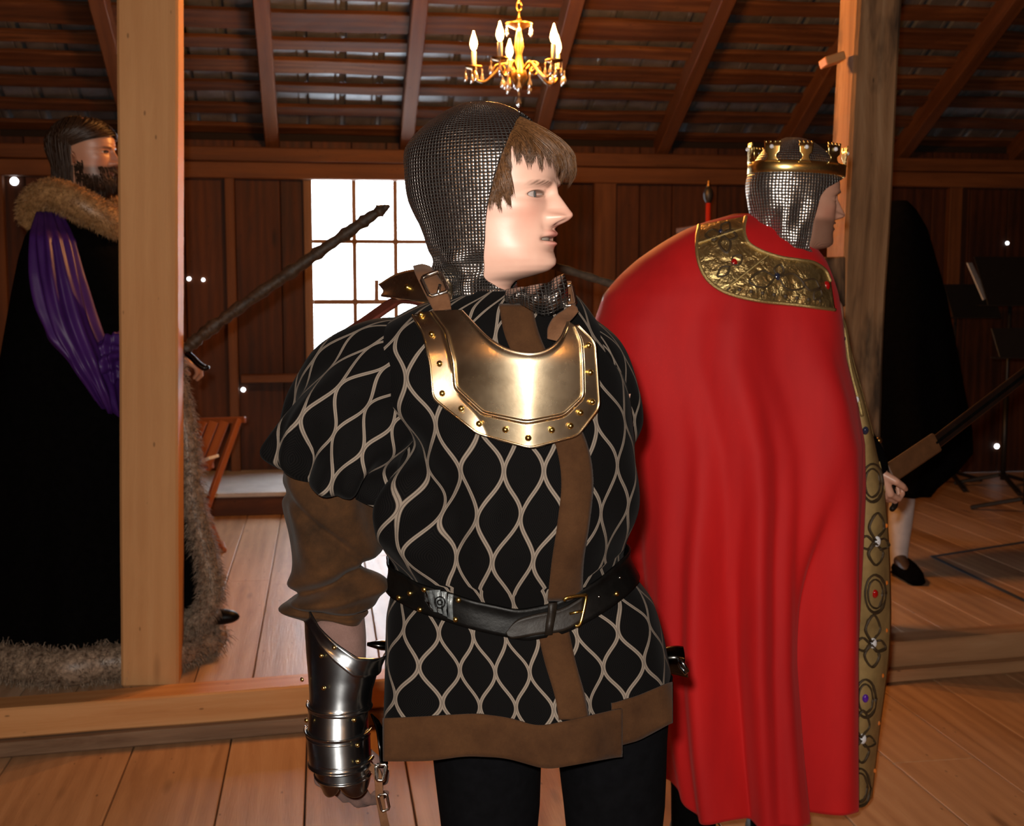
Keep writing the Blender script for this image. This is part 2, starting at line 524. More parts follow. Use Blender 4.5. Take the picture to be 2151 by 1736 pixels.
# ---- back wall
wall = empty('wall_back')
tag(wall, 'dark brown vertical board wall at the back of the barn', 'wall', kind='structure')
for (a, b_, z0, z1) in ((U0 - .3, wu0 - .01, 0, 2.4), (wu1 + .01, U1 + .3, 0, 2.4), (wu0 - .01, wu1 + .01, 0, wz0 - .01), (wu0 - .01, wu1 + .01, wz1 + .01, 2.4)):
    bbox_obj('sheathing', a, b_, VW + 0.03, VW + 0.07, z0, z1, M['dark_void'], wall)
u = U0
while u < U1:
    w = rr.choice([0.22, 0.25, 0.28, 0.31])
    if u < wu0 < u + w: w = wu0 - u
    elif wu0 - 1e-6 <= u < wu1 and u + w > wu1: w = wu1 - u
    spans = [(PZ, 2.35)]
    if u >= wu0 - 1e-4 and u + w <= wu1 + 1e-4: spans = [(PZ, wz0), (wz1, 2.35)]
    for z0, z1 in spans:
        beam('board', B(u + w / 2, VW + 0.012 + rr.uniform(0, .006), z0), B(u + w / 2, VW + 0.012, z1), w - 0.006, 0.022, M['wall'], wall, 0.002, up=tuple(B(0, 1, 0)))
    u += w
for px, wpx in ((490, 20), (6, 34), (1265, 46), (1640, 24), (1990, 26)):
    a, _ = Bray(px - wpx / 2, 700, VW); b_, _ = Bray(px + wpx / 2, 700, VW)
    beam('stud', B((a + b_) / 2, VW - 0.03, PZ), B((a + b_) / 2, VW - 0.03, 2.2), b_ - a, 0.06, M['stud'], wall, 0.004, up=tuple(B(0, 1, 0)))
beam('girt', B(U0, VW - 0.035, 2.16), B(U1, VW - 0.035, 2.16), 0.09, 0.10, M['stud'], wall, 0.005, rough=.003)
beam('wall_plate', B(U0, VW - 0.05, 2.255), B(U1, VW - 0.05, 2.255), 0.13, 0.085, M['stud'], wall, 0.005, rough=.003)
a, za = Bray(508, 794, VW)
beam('shelf_rail', B(a, VW - 0.06, za), B(wu0 - .02, VW - 0.06, za), 0.10, 0.05, M['stud'], wall, 0.004)
# glowing discs set on the boards, standing in for daylight through pin holes
hole_m = NB('hole_daylight_glow'); hole_m.set(Base_Color=(1, 1, 1), Emission_Color=(0.9, 0.95, 1.0), Emission_Strength=5.0)
for px, py, r in ((30, 381, 8), (397, 586, 4), (427, 588, 3.4), (511, 819, 4.5), (2116, 511, 3.6), (2094, 938, 5.5)):
    hu, hz = Bray(px, py, VW - 0.004)
    rad = r / FPX * 8.0
    lathe('hole_glow_disc', [(rad * 0.3, -0.004), (rad, -0.003), (rad, 0.003), (rad * .3, 0.004)], hole_m.m, wall, 10, B(hu, VW - 0.003, hz), axis=B(0, 1, 0))
# other walls
wl = bbox_obj('wall_left', U0 - 0.08, U0, VB - .1, VW + .1, 0, RIDGE_Z + .1, M['wall']); tag(wl, 'dark board gable wall at the left end', 'wall', kind='structure')
wr = bbox_obj('wall_right', U1, U1 + 0.08, VB - .1, VW + .1, 0, RIDGE_Z + .1, M['wall']); tag(wr, 'dark board gable wall at the right end', 'wall', kind='structure')
wf = bbox_obj('wall_front', U0, U1, VB - 0.08, VB, 0, 2.4, M['wall']); tag(wf, 'dark board wall behind the viewer', 'wall', kind='structure')

# ---- window
win = empty('window_1', B((wu0 + wu1) / 2, VW, wz0))
tag(win, 'bright multi-pane window with brown frame behind the hooded knight', 'window', kind='structure')
tw = 0.055
for (a, b_, z0, z1) in ((wu0 - tw, wu0, wz0 - tw, wz1 + tw), (wu1, wu1 + tw, wz0 - tw, wz1 + tw)):
    beam('window_frame', B((a + b_) / 2, VW - 0.012, z0), B((a + b_) / 2, VW - 0.012, z1), b_ - a, 0.05, M['trim'], win, 0.004, up=tuple(B(0, 1, 0)))
for z in (wz1 + tw / 2, wz0 - tw / 2):
    beam('window_frame', B(wu0 - tw, VW - 0.014, z), B(wu1 + tw, VW - 0.014, z), 0.05, tw, M['trim'], win, 0.004)
cw = (wu1 - wu0) / NCOL
for i in range(1, NCOL):
    beam('muntin', B(wu0 + cw * i, VW + 0.02, wz0), B(wu0 + cw * i, VW + 0.02, wz1), 0.030, 0.03, M['trim'], win, 0.004, up=tuple(B(0, 1, 0)))
for j in range(1, NROW):
    beam('muntin', B(wu0, VW + 0.02, wz0 + row_h * j), B(wu1, VW + 0.02, wz0 + row_h * j), 0.03, 0.034 if j == 2 else 0.028, M['trim'], win, 0.004)
gl = NB('window_glass')
tr = gl.node('ShaderNodeBsdfTransparent'); gs = gl.node('ShaderNodeBsdfGlossy'); gs.inputs['Roughness'].default_value = 0.03
mx = gl.node('ShaderNodeMixShader'); mx.inputs[0].default_value = 0.06
gl.l.new(tr.outputs[0], mx.inputs[1]); gl.l.new(gs.outputs[0], mx.inputs[2]); gl.l.new(mx.outputs[0], gl.out.inputs['Surface'])
for i in range(NCOL):
    for j in range(NROW):
        a = wu0 + cw * i + .006; b_ = wu0 + cw * (i + 1) - .006
        z0 = wz0 + row_h * j + .006; z1 = z0 + row_h - .012
        beam('pane', B(a, VW + 0.022, (z0 + z1) / 2), B(b_, VW + 0.022, (z0 + z1) / 2), 0.003, z1 - z0, gl.m, win, 0.0)
# a latch bolt standing at the lower sash
a, za = Bray(791, 640, VW - .03)
b2, zb2 = Bray(791, 588, VW - .03)
beam('sash_latch', B(a, VW - .03, za), B(b2, VW - .03, zb2), 0.03, 0.02, M['trim'], win, 0.004, up=tuple(B(0, 1, 0)))

# ---- ledge below the window
lf_u, lf_v = Bfloor(520, 1085, PZ)
_, lz = Bray(520, 1036, lf_v)
lu0, _ = Bray(385, 1060, lf_v); lu1, _ = Bray(1000, 1060, lf_v)
ledge = empty('window_ledge', B((lu0 + lu1) / 2, lf_v, PZ))
tag(ledge, 'low dark box ledge with worn grey top under the window', 'ledge')
bbox_obj('ledge_top', lu0, lu1, lf_v, VW - 0.01, lz - 0.025, lz, M['ledge'], ledge, 0.004)
bbox_obj('ledge_body', lu0 + .01, lu1 - .01, lf_v + 0.02, VW - 0.02, PZ + .001, lz - 0.026, M['wall'], ledge, 0.003)

# ---- roof: rafters, battens, tin
roof = empty('ceiling')
tag(roof, 'open rafter roof with wooden battens under weathered tin', 'ceiling', kind='structure')
sl = Vector((0, -1, SLOPE)).normalized()
nrm_b = Vector((0, SLOPE, 1)).normalized()
upw = B(0, nrm_b.y, nrm_b.z); upw = Vector((B(0, nrm_b.y, 0).x, B(0, nrm_b.y, 0).y, nrm_b.z))
ub, _ = Bray(572, 300, VW)
ub2, _ = Bray(1388, 306, VW)
sp = (ub2 - ub) / 3.0
k = -6
RAFT = []
while ub + sp * k < U1:
    uu = ub + sp * k
    if uu > U0: RAFT.append(uu)
    k += 1
for uu in RAFT:
    beam('rafter', B(uu, VW + 0.05, PLATE_Z + 0.045), B(uu, RIDGE_V, RIDGE_Z + 0.07), 0.085, 0.13, M['rafter'], roof, 0.005, up=upw, rough=0.004)
v = VW - 0.02; k = 0
while v > RIDGE_V + 0.05:
    w = rr.uniform(0.07, 0.13) if k not in (5,) else 0.16
    off = 0.135
    beam('batten', B(U0, v, roof_z(v) + off), B(U1, v + rr.uniform(-.03, .03), roof_z(v) + off), w, 0.028, M['batten'], roof, 0.004, up=upw, rough=0.012)
    v -= rr.uniform(0.16, 0.21); k += 1
# tin sheets with raised ribs
u = U0; sw = 0.66
while u < U1:
    prof = []
    for q in range(13):
        x = q / 12 * sw
        prof.append((x, 0.018 if q % 4 in (0,) else 0.0))
    xs, hs = [], []
    for q in range(3):
        for dx, h in ((0.0, 0.0), (0.012, 0.02), (0.03, 0.02), (0.042, 0.0), (0.19, 0.0), (0.196, 0.006), (0.204, 0.0)):
            xs.append(q * 0.22 + dx); hs.append(h)
    xs.append(sw + 0.02); hs.append(0.0)
    lift = 0.155
    rows = []
    for vv in (VW + 0.1, RIDGE_V):
        rows.append([tuple(B(u + x, vv, roof_z(vv) + lift + h)) for x, h in zip(xs, hs)])
    o = sheet('tin_sheet', np.array(rows), M['tin'], roof, flip=False, thick=0.001)
    for p in o.data.polygons: p.use_smooth = False
    u += sw
fr = [B(U0, RIDGE_V, RIDGE_Z + .16), B(U1, RIDGE_V, RIDGE_Z + .16), B(U1, VB - .1, PLATE_Z + .1), B(U0, VB - .1, PLATE_Z + .1)]
o = pydata('roof_boarding', fr, [(0, 1, 2, 3)], M['rafter'], roof, False)
m = o.modifiers.new('s', 'SOLIDIFY'); m.thickness = 0.03

# ================================================================== CHANDELIER
_b = NB('lit_flame_bulb'); _b.set(Base_Color=(1, .8, .5), Emission_Color=(1.0, 0.55, 0.20), Emission_Strength=20.0)
M['bulb'] = _b.m
M['bulb'].cycles.emission_sampling = 'NONE'
def lamp_light(p, watts, parent, r=.02):
    L = bpy.data.lights.new('bulb_light', 'POINT'); L.energy = watts; L.color = (1.0, 0.40, 0.095); L.shadow_soft_size = r
    o = bpy.data.objects.new('bulb_light', L); COL.objects.link(o); o.location = p
    o.parent = parent; o.matrix_parent_inverse = parent.matrix_world.inverted()
crys_m = NB('crystal'); crys_m.set(Base_Color=(1.0, 0.93, 0.85), Roughness=0.02, IOR=1.6, Transmission_Weight=0.9)
def chandelier(loc, label, top_z, rot=174.0, watts=28.0, single=False):
    loc = Vector(loc)
    c = empty('chandelier', loc)
    tag(c, label, 'chandelier')
    lathe('column', [(0.004, 0.22), (0.012, 0.2), (0.007, 0.17), (0.013, 0.14), (0.02, 0.1), (0.012, 0.07), (0.016, 0.04), (0.03, 0.0), (0.036, -0.02), (0.02, -0.05), (0.008, -0.07), (0.004, -0.075)], M['brass'], c, 14, loc)
    lathe('crown_plate', [(0.012, 0.165), (0.05, 0.185), (0.055, 0.19), (0.012, 0.172)], M['brass'], c, 14, loc)
    n_l = int((top_z - loc.z - 0.2) / 0.034)
    for q in range(n_l):
        cz = loc + Vector((0, 0, 0.225 + q * 0.034))
        ax = Vector((1, 0, 0)) if q % 2 else Vector((0, 1, 0))
        ring = [cz + ax * (0.009 * math.cos(t)) + Vector((0, 0, 0.021 * math.sin(t))) for t in np.linspace(0, 2 * math.pi, 10)]
        tube('chain_link', ring, 0.0028, M['brass'], c, 5)
    R_ = 0.182
    if single: lamp_light(loc + Vector((0, 0, -0.17)), watts, c, .06)
    for k in range(5):
        an = math.radians(rot + 72 * k)
        e = Vector((math.cos(an), math.sin(an), 0)); sd = Vector((-e.y, e.x, 0))
        arm = catmull([loc + e * 0.025 + Vector((0, 0, 0.01)), loc + e * 0.06 + Vector((0, 0, 0.035)), loc + e * 0.10 + Vector((0, 0, -0.005)), loc + e * 0.14 + Vector((0, 0, -0.035)), loc + e * 0.175 + Vector((0, 0, -0.02)), loc + e * R_ + Vector((0, 0, 0.015))], 24)
        a = tube('arm', arm, 0.0055, M['brass'], c, 7)
        scr = [loc + e * (0.075 + 0.028 * (1 - t / 9) * math.cos(t)) + Vector((0, 0, 0.01 + 0.028 * (1 - t / 9) * math.sin(t))) for t in np.linspace(0, 7, 22)]
        tube('scroll', scr, 0.0035, M['brass'], a, 6)
        ce = loc + e * R_
        lathe('drip_pan', [(0.004, 0.012), (0.03, 0.02), (0.036, 0.027), (0.03, 0.025), (0.008, 0.02), (0.009, 0.03)], M['brass'], a, 14, ce)
        cd = lathe('candle', [(0.0095, 0.025), (0.0095, 0.085), (0.006, 0.088)], M['candle'], c, 10, ce)
        lathe('flame_bulb', [(0.004, 0.088), (0.011, 0.096), (0.0155, 0.112), (0.013, 0.13), (0.007, 0.147), (0.0015, 0.165)], M['bulb'], cd, 12, ce)
        if not single: lamp_light(ce + Vector((0, 0, 0.19)), watts, c)
        for q in range(4):
            aq = an + q * math.pi / 2 + 0.4
            pc = ce + Vector((math.cos(aq), math.sin(aq), 0)) * 0.034 + Vector((0, 0, 0.02))
            big = 1.25 if q % 2 else 0.9
            lathe('crystal_drop', [(0.0015, 0.0), (0.004, -0.008), (0.0015, -0.014), (0.003, -0.02), (0.009 * big, -0.042), (0.006 * big, -0.052), (0.0015, -0.056)], crys_m.m, a, 8, pc)
    for k in range(6):
        an = math.radians(30 + 60 * k)
        pc = loc + Vector((math.cos(an) * 0.05, math.sin(an) * 0.05, -0.03 + 0.015 * (k % 2)))
        lathe('crystal_drop', [(0.0015, 0.015), (0.005, 0.0), (0.0015, -0.01), (0.010, -0.035), (0.007, -0.048), (0.001, -0.052)], crys_m.m, c, 8, pc)
        pc2 = loc + Vector((math.cos(an) * 0.055, math.sin(an) * 0.055, 0.185))
        lathe('crystal_drop', [(0.001, 0.0), (0.004, -0.008), (0.001, -0.015), (0.007, -0.03), (0.001, -0.042)], crys_m.m, c, 8, pc2)
    lathe('crystal_drop', [(0.0015, -0.075), (0.006, -0.085), (0.0015, -0.095), (0.012, -0.12), (0.008, -0.13), (0.001, -0.137)], crys_m.m, c, 8, loc)
    return c
CH_D = 5.05
ch_loc = P(1090, 152, CH_D)
chandelier(ch_loc, 'lit brass candle chandelier with hanging crystal drops under the rafters', 3.75)
# two unseen copies, added behind the viewer to supply warm room light
chandelier((-1.6, -0.9, 2.55), 'added unseen brass chandelier giving warm light behind the viewer at left', 3.6, 150, 24.0, True)
chandelier((1.7, -1.2, 2.55), 'added unseen brass chandelier giving warm light behind the viewer at right', 3.6, 160, 24.0, True)

# ================================================================== FURNITURE ON THE PLATFORM
# slatted folding chair behind the man in purple
cd_ = 6.1
fc = empty('folding_chair', P(440, 1130, cd_))
tag(fc, 'reddish wooden slatted folding chair behind the fur-trimmed robe', 'chair')
def C_(px, py, dd=0.0): return P(px, py, cd_ + dd)
beam('top_rail', C_(370, 886, .05), C_(516, 882, -.05), 0.02, 0.03, M['chair'], fc, 0.004)
beam('seat_rail', C_(330, 990, -.05), C_(448, 978, -.12), 0.025, 0.03, M['chair'], fc, 0.004)
for i in range(5):
    t = i / 4
    x0 = 380 + t * 92; x1 = 340 + t * 92
    beam('slat', C_(x0, 886, .05 - .1 * t - .012), C_(x1, 988, -.05 - .07 * t - .012), 0.045, 0.010, M['chair'], fc, 0.002, up=(0.2, 1, 0))
beam('leg', C_(502, 880, -.05), C_(428, 1085, -.22), 0.026, 0.032, M['chair'], fc, 0.004)
beam('leg', C_(396, 884, .08), C_(322, 1080, -.05), 0.026, 0.032, M['chair'], fc, 0.004)
b0 = Bfloor(462, 1158, PZ); fw = B(b0[0], b0[1], PZ)
beam('leg', C_(395, 985, -.2), fw + Vector((0, 0, .012)), 0.026, 0.032, M['chair'], fc, 0.004)
beam('leg', C_(330, 985, .0), P(380, 1150, 6.25), 0.026, 0.032, M['chair'], fc, 0.004)
for i in range(5):
    t = i / 4
    beam('seat_slat', C_(330 - 5 * i, 985 + 4 * i, -.05 - .06 * i), C_(440 - 6 * i, 978 + 5 * i, -.12 - .06 * i), 0.045, 0.012, M['chair'], fc, 0.003)
beam('foot_bar', fw + Vector((-.02, .12, .012)), fw + Vector((.03, -.04, .012)), 0.026, 0.026, M['chair'], fc, 0.006)
bk = beam('booklet', C_(415, 972, -.22), C_(450, 960, -.24), 0.10, 0.015, M['paper'], None, 0.002)
tag(bk, 'white booklet lying on the slatted folding chair seat', 'booklet')

# music stands
def music_stand(desk, pole_px, base_py, d, label, tilt=0.5):
    base = P(pole_px, 700, d); base = Vector((base.x, base.y, PZ))
    s = empty('music_stand', base)
    tag(s, label, 'music stand', 'music stands at the right of the platform')
    x0, y0, x1, y1 = desk
    c = P((x0 + x1) / 2, (y0 + y1) / 2, d)
    w = (x1 - x0) / FPX * d; h = (y1 - y0) / FPX * d / math.cos(tilt)
    me = box_mesh('desk', w, h, 0.008, 0.002)
    dk = link('desk', me, M['black_plastic']); dk.matrix_world = Matrix.Translation(c) @ Euler((math.pi / 2 - tilt, 0, 0.25)).to_matrix().to_4x4()
    dk.parent = s; dk.matrix_parent_inverse = s.matrix_world.inverted()
    lip = beam('lip', P(x0 + 3, y1, d - .12), P(x1 - 3, y1, d - .08), 0.05, 0.008, M['black_plastic'], s, 0.002)
    tube('pole', [base + Vector((0, 0, .1)), Vector((base.x, base.y, c.z - .02))], 0.012, M['black_plastic'], s, 8)
    tube('sleeve', [base + Vector((0, 0, .06)), base + Vector((0, 0, .6))], 0.018, M['black_plastic'], s, 8)
    for k in range(3):
        an = 0.5 + k * 2.094
        e = Vector((math.cos(an), math.sin(an), 0))
        beam('foot', base + e * 0.02 + Vector((0, 0, .09)), base + e * 0.3 + Vector((0, 0, .014)), 0.03, 0.022, M['black_plastic'], s, 0.004)
    return s, c
s1, c1 = music_stand((2052, 540, 2185, 642), 2119, 970, 7.9, 'black music stand holding a white sheet, near the right wall')
music_stand((1985, 598, 2100, 668), 2006, 985, 8.05, 'low black music stand beside the cloaked figure')
s3, c3 = music_stand((2082, 690, 2215, 752), 2170, 1060, 7.0, 'black music stand nearest the viewer at the right edge')
me = box_mesh('sheet_music', 0.22, 0.32, 0.002, 0)
shm = link('sheet_music', me, M['paper'])
_a = P(2031, 556, 7.82); _b = P(2068, 628, 7.76)
bm = bmesh.new()
for p in ((2030, 553, 7.83), (2040, 553, 7.9), (2074, 626, 7.84), (2064, 631, 7.77)):
    bm.verts.new(P(*p))
bm.faces.new(bm.verts); bm.to_mesh(me); bm.free()
sm = shm.modifiers.new('s', 'SOLIDIFY'); sm.thickness = 0.006
tag(shm, 'white sheet of music leaning at the left side of the black stand', 'sheet music')

# red staff with a dark ball finial behind the crowned man
rp = P(1485, 600, 6.4)
rs = empty('red_standard', (rp.x, rp.y, PZ))
tag(rs, 'slim red pole with dark ball and gold tip behind the red cape', 'pole')
redm = plain('red_lacquer', (0.32, 0.018, 0.008), 0.4)
zt = P(1485, 420, 6.4).z
tube('shaft', [(rp.x, rp.y, PZ + .03), (rp.x, rp.y, zt)], 0.013, redm, rs, 10)
lathe('finial_ball', [(0.01, -.02), (0.016, -.012), (0.022, 0.0), (0.027, .025), (0.022, .05), (0.01, .066)], M['black_plastic'], rs, 14, (rp.x, rp.y, zt))
lathe('finial_tip', [(0.008, .064), (0.011, .072), (0.005, .082), (0.007, .094), (0.001, .104)], M['brass'], rs, 10, (rp.x, rp.y, zt))
lathe('foot_disc', [(0.15, 0.0), (0.15, 0.02), (0.04, 0.035), (0.014, 0.06)], M['black_plastic'], rs, 20, (rp.x, rp.y, PZ))
lp = P(1462, 600, 6.9)
ls = empty('lectern', (lp.x, lp.y, PZ))
tag(ls, 'plain wooden lectern whose top corner shows beside the red pole', 'lectern')
ztop = P(1455, 486, 6.9).z
beam('lectern_top', P(1440, 482, 6.9), P(1540, 479, 6.95), 0.34, 0.03, M['stud'], ls, 0.004)
beam('lectern_column', (lp.x + .08, lp.y, PZ + .03), (lp.x + .08, lp.y, ztop - .02), 0.12, 0.12, M['stud'], ls, 0.004, up=(0, 1, 0))
beam('lectern_base', (lp.x - .1, lp.y, PZ + .016), (lp.x + .26, lp.y, PZ + .016), 0.34, 0.03, M['stud'], ls, 0.004)
# ================================================================== CLOTH, METAL AND SKIN MATERIALS
def attr_skin(name, rough=0.42, sss=0.0):
    b = NB(name)
    at = b.node('ShaderNodeAttribute'); at.attribute_name = 'Col'
    nz = b.noise(b.coord('Object'), 160, 4, 0.6)
    nb = b.noise(b.coord('Object'), 28, 3, 0.5)
    c = b.node('ShaderNodeMix', data_type='RGBA', blend_type='MULTIPLY'); c.inputs[0].default_value = 0.5
    b.l.new(at.outputs['Color'], c.inputs[6])
    b.l.new(b.ramp(nb, [(0.3, (0.86, 0.74, 0.72)), (0.7, (1, 1, 1))]), c.inputs[7])
    b.set(Base_Color=c.outputs[2], Roughness=rough)
    b.b.inputs['Subsurface Weight'].default_value = sss
    b.b.inputs['Subsurface Radius'].default_value = (0.012, 0.005, 0.003)
    b.b.inputs['Subsurface Scale'].default_value = 0.4
    b.bump(nz, 0.12, 0.0006)
    return b.m
M['skin'] = attr_skin('skin')
M['eye'] = attr_skin('eyeball', 0.12, 0.0)
def velvet_ogee():
    """black velvet with a taupe embroidered ogee lattice; UV in metres"""
    b = NB('black_velvet_ogee_brocade')
    uv = b.node('ShaderNodeTexCoord'); sp = b.node('ShaderNodeSeparateXYZ')
    wob = b.noise(b.coord('Object'), 9, 2)
    b.l.new(uv.outputs['UV'], sp.inputs[0])
    Wc, Hc = 0.030, 1.0
    U = b.math('DIVIDE', b.math('ADD', sp.outputs[0], b.math('MULTIPLY', b.math('SUBTRACT', wob, 0.5), 0.006)), Wc)
    V = sp.outputs[1]
    w = b.math('PINGPONG', b.math('SUBTRACT', U, 0.5), 1.0)
    ang = b.math('MULTIPLY', V, 2 * math.pi)
    s = b.math('SINE', ang); c = b.math('COSINE', ang)
    w0 = b.math('MULTIPLY', b.math('SUBTRACT', 1.0, b.math('MULTIPLY', c, 0.95)), 0.5)
    slope = b.math('MULTIPLY', s, math.pi * 0.5 * Wc / 0.115 * 2)
    den = b.math('SQRT', b.math('ADD', 1.0, b.math('MULTIPLY', slope, slope)))
    d = b.math('MULTIPLY', b.math('DIVIDE', b.math('ABSOLUTE', b.math('SUBTRACT', w, w0)), den), Wc)   # metres
    # two corded rows of thread
    line = b.ramp(b.math('MULTIPLY', d, 100), [(0.235, 1.0), (0.30, 0.0)])
    groove = b.ramp(b.math('MULTIPLY', d, 100), [(0.0, 0.0), (0.07, 1.0)])
    thr = b.node('ShaderNodeTexVoronoi'); thr.inputs['Scale'].default_value = 900
    b.l.new(uv.outputs['UV'], thr.inputs['Vector'])
    thread = b.mix(groove, (0.055, 0.042, 0.033), (0.19, 0.155, 0.125))
    thread = b.mix(b.math('MULTIPLY', thr.outputs['Distance'], 0.5), thread, (0.09, 0.07, 0.055))
    # contour ribbing of the pile inside each cell
    rib = b.math('SINE', b.math('MULTIPLY', d, 2 * math.pi / 0.0026))
    pile = b.mix(b.math('MULTIPLY', b.math('ADD', rib, 1.0), 0.5), (0.0013, 0.0012, 0.0013), (0.0038, 0.0033, 0.0032))
    b.set(Base_Color=b.mix(line, pile, thread), Roughness=0.85)
    b.b.inputs['Specular IOR Level'].default_value = 0.05
    b.b.inputs['Sheen Weight'].default_value = 0.015
    h = b.math('ADD', b.math('MULTIPLY', line, b.math('ADD', 0.6, b.math('MULTIPLY', groove, 0.4))), b.math('MULTIPLY', rib, 0.03))
    b.bump(h, 0.5, 0.002)
    return b.m
M['velvet'] = velvet_ogee()
def suede(name, lo, hi, seam=False):
    b = NB(name)
    n1 = b.noise(b.coord('Object'), 14, 5, 0.65); n2 = b.noise(b.coord('Object'), 420, 2)
    c = b.ramp(n1, [(0.3, lo), (0.68, hi)])
    c = b.mix(b.math('MULTIPLY', n2, 0.35), c, tuple(x * 0.5 for x in lo))
    b.set(Base_Color=c, Roughness=0.9, Sheen_Weight=0.04)
    b.b.inputs['Specular IOR Level'].default_value = 0.15
    b.bump(n2, 0.25, 0.0015)
    return b.m
M['suede'] = suede('brown_suede', (0.030, 0.0110, 0.0030), (0.062, 0.0255, 0.0082))
M['sleeve'] = suede('brown_suede_sleeve', (0.015, 0.0066, 0.002), (0.062, 0.0245, 0.0070))
M['leather_strap'] = suede('tan_brown_leather', (0.085, 0.035, 0.015), (0.16, 0.075, 0.036))
M['glove'] = suede('mauve_glove_leather', (0.10, 0.055, 0.045), (0.17, 0.10, 0.085))
M['belt'] = plain('black_belt_leather', (0.003, 0.0027, 0.0025), 0.42, 0, 0.3, 60, 0.15, Specular_IOR_Level=0.12)
M['belt_tip'] = plain('dark_brown_belt_leather', (0.010, 0.007, 0.005), 0.45, 0, 0.3, 60, 0.15, Specular_IOR_Level=0.14)
M['maroon'] = plain('maroon_leather_edge', (0.075, 0.016, 0.010), 0.4, 0, 0.3, 40)
def metal(name, col, rough, scr=0.25, patch=None, bump=0.06):
    b = NB(name)
    co = b.coord('Object')
    n1 = b.noise(co, 16, 5, 0.62); n2 = b.noise(b.coord('Object', (30, 30, 500)), 3, 3)
    c = b.mix(b.ramp(n1, [(0.35, 0.0), (0.7, 1.0)]), col, tuple(x * 0.8 for x in col))
    if patch:
        n3 = b.noise(co, 7, 4, 0.6)
        c = b.mix(b.ramp(n3, [(0.45, 0.0), (0.7, 0.8)]), c, patch)
    r = b.math('ADD', rough, b.math('MULTIPLY', b.math('SUBTRACT', n1, 0.5), scr))
    b.set(Base_Color=c, Metallic=1.0, Roughness=r)
    b.bump(n1, bump, 0.002)
    return b.m
M['steel'] = metal('polished_steel', (0.33, 0.345, 0.36), 0.24, 0.16)
M['gorget'] = metal('warm_polished_steel', (0.82, 0.66, 0.44), 0.27, 0.2, (0.42, 0.30, 0.17), 0.10)
M['brass_rivet'] = metal('brass_rivet_metal', (0.72, 0.50, 0.14), 0.25)
M['gold'] = metal('polished_gold', (1.0, 0.78, 0.30), 0.28, 0.1)
M['buckle'] = metal('nickel_buckle', (0.62, 0.58, 0.52), 0.22)
M['black_steel'] = metal('blackened_steel', (0.035, 0.032, 0.03), 0.2)
M['trouser'] = plain('black_trouser_cloth', (0.0024, 0.0024, 0.003), 0.95, 0, 0.25, 50, 0.2, Specular_IOR_Level=0.05)
def mail(name, cell, tint, dark, rough=0.25):
    """small square metal plates on black cloth; UV in metres"""
    b = NB(name)
    uv = b.node('ShaderNodeTexCoord'); sc = b.node('ShaderNodeVectorMath', operation='MULTIPLY')
    b.l.new(uv.outputs['UV'], sc.inputs[0]); sc.inputs[1].default_value = (1 / cell[0], 1 / cell[1], 1)
    fl_ = b.node('ShaderNodeVectorMath', operation='FLOOR'); b.l.new(sc.outputs[0], fl_.inputs[0])
    fr_ = b.node('ShaderNodeVectorMath', operation='FRACTION'); b.l.new(sc.outputs[0], fr_.inputs[0])
    s = b.node('ShaderNodeSeparateXYZ'); b.l.new(fr_.outputs[0], s.inputs[0])
    wn = b.node('ShaderNodeTexWhiteNoise', noise_dimensions='2D'); b.l.new(fl_.outputs[0], wn.inputs['Vector'])
    rs = b.node('ShaderNodeSeparateXYZ'); b.l.new(wn.outputs['Color'], rs.inputs[0])
    fx = b.math('SUBTRACT', s.outputs[0], 0.5); fy = b.math('SUBTRACT', s.outputs[1], 0.5)
    ax = b.math('ABSOLUTE', fx); ay = b.math('ABSOLUTE', fy)
    mxx = b.math('MAXIMUM', b.math('MULTIPLY', ax, 1.0), ay)
    plate = b.ramp(mxx, [(0.36, 1.0), (0.43, 0.0)])
    tilt = b.math('ADD', b.math('MULTIPLY', fx, b.math('SUBTRACT', rs.outputs[0], 0.5)), b.math('MULTIPLY', fy, b.math('SUBTRACT', rs.outputs[1], 0.5)))
    pil = b.math('MULTIPLY', b.math('ADD', b.math('MULTIPLY', fx, fx), b.math('MULTIPLY', fy, fy)), -0.9)
    h = b.math('ADD', b.math('MULTIPLY', tilt, 0.4), pil)
    h = b.math('ADD', h, b.math('MULTIPLY', plate, 0.35))
    b.set(Base_Color=b.mix(plate, dark, tint), Metallic=b.math('MULTIPLY', plate, 1.0), Roughness=b.math('ADD', rough, b.math('MULTIPLY', b.math('SUBTRACT', 1.0, plate), 0.5)))
    b.bump(h, 0.9, cell[1] * 0.4)
    return b.m
M['mail'] = mail('square_plate_mail', (0.0056, 0.0050), (0.30, 0.265, 0.245), (0.005, 0.004, 0.0035), 0.27)
M['mail2'] = mail('dark_square_plate_mail', (0.0075, 0.0070), (0.62, 0.60, 0.57), (0.006, 0.005, 0.005), 0.30)
def hair_mat(name, lo, hi, sc=220):
    b = NB(name)
    n = b.noise(b.coord('Object', (1, 1, 1)), sc, 4, .7)
    b.set(Base_Color=b.ramp(n, [(0.3, lo), (0.7, hi)]), Roughness=0.45)
    return b.m
M['hair_brown'] = hair_mat('brown_hair', (0.036, 0.014, 0.004), (0.135, 0.058, 0.019))
M['hair_dark'] = hair_mat('dark_brown_hair', (0.02, 0.009, 0.004), (0.06, 0.028, 0.012))
M['fur_tan'] = hair_mat('tan_fur', (0.16, 0.075, 0.025), (0.52, 0.29, 0.12), 45)
M['fur_grey'] = hair_mat('grey_brown_fur', (0.035, 0.018, 0.010), (0.50, 0.36, 0.25), 55)
M['black_cloth'] = plain('black_wool', (0.0022, 0.002, 0.002), 1.0, 0, 0.3, 40, Specular_IOR_Level=0.04)
M['lining'] = plain('dark_mouth', (0.06, 0.012, 0.01), 0.6)

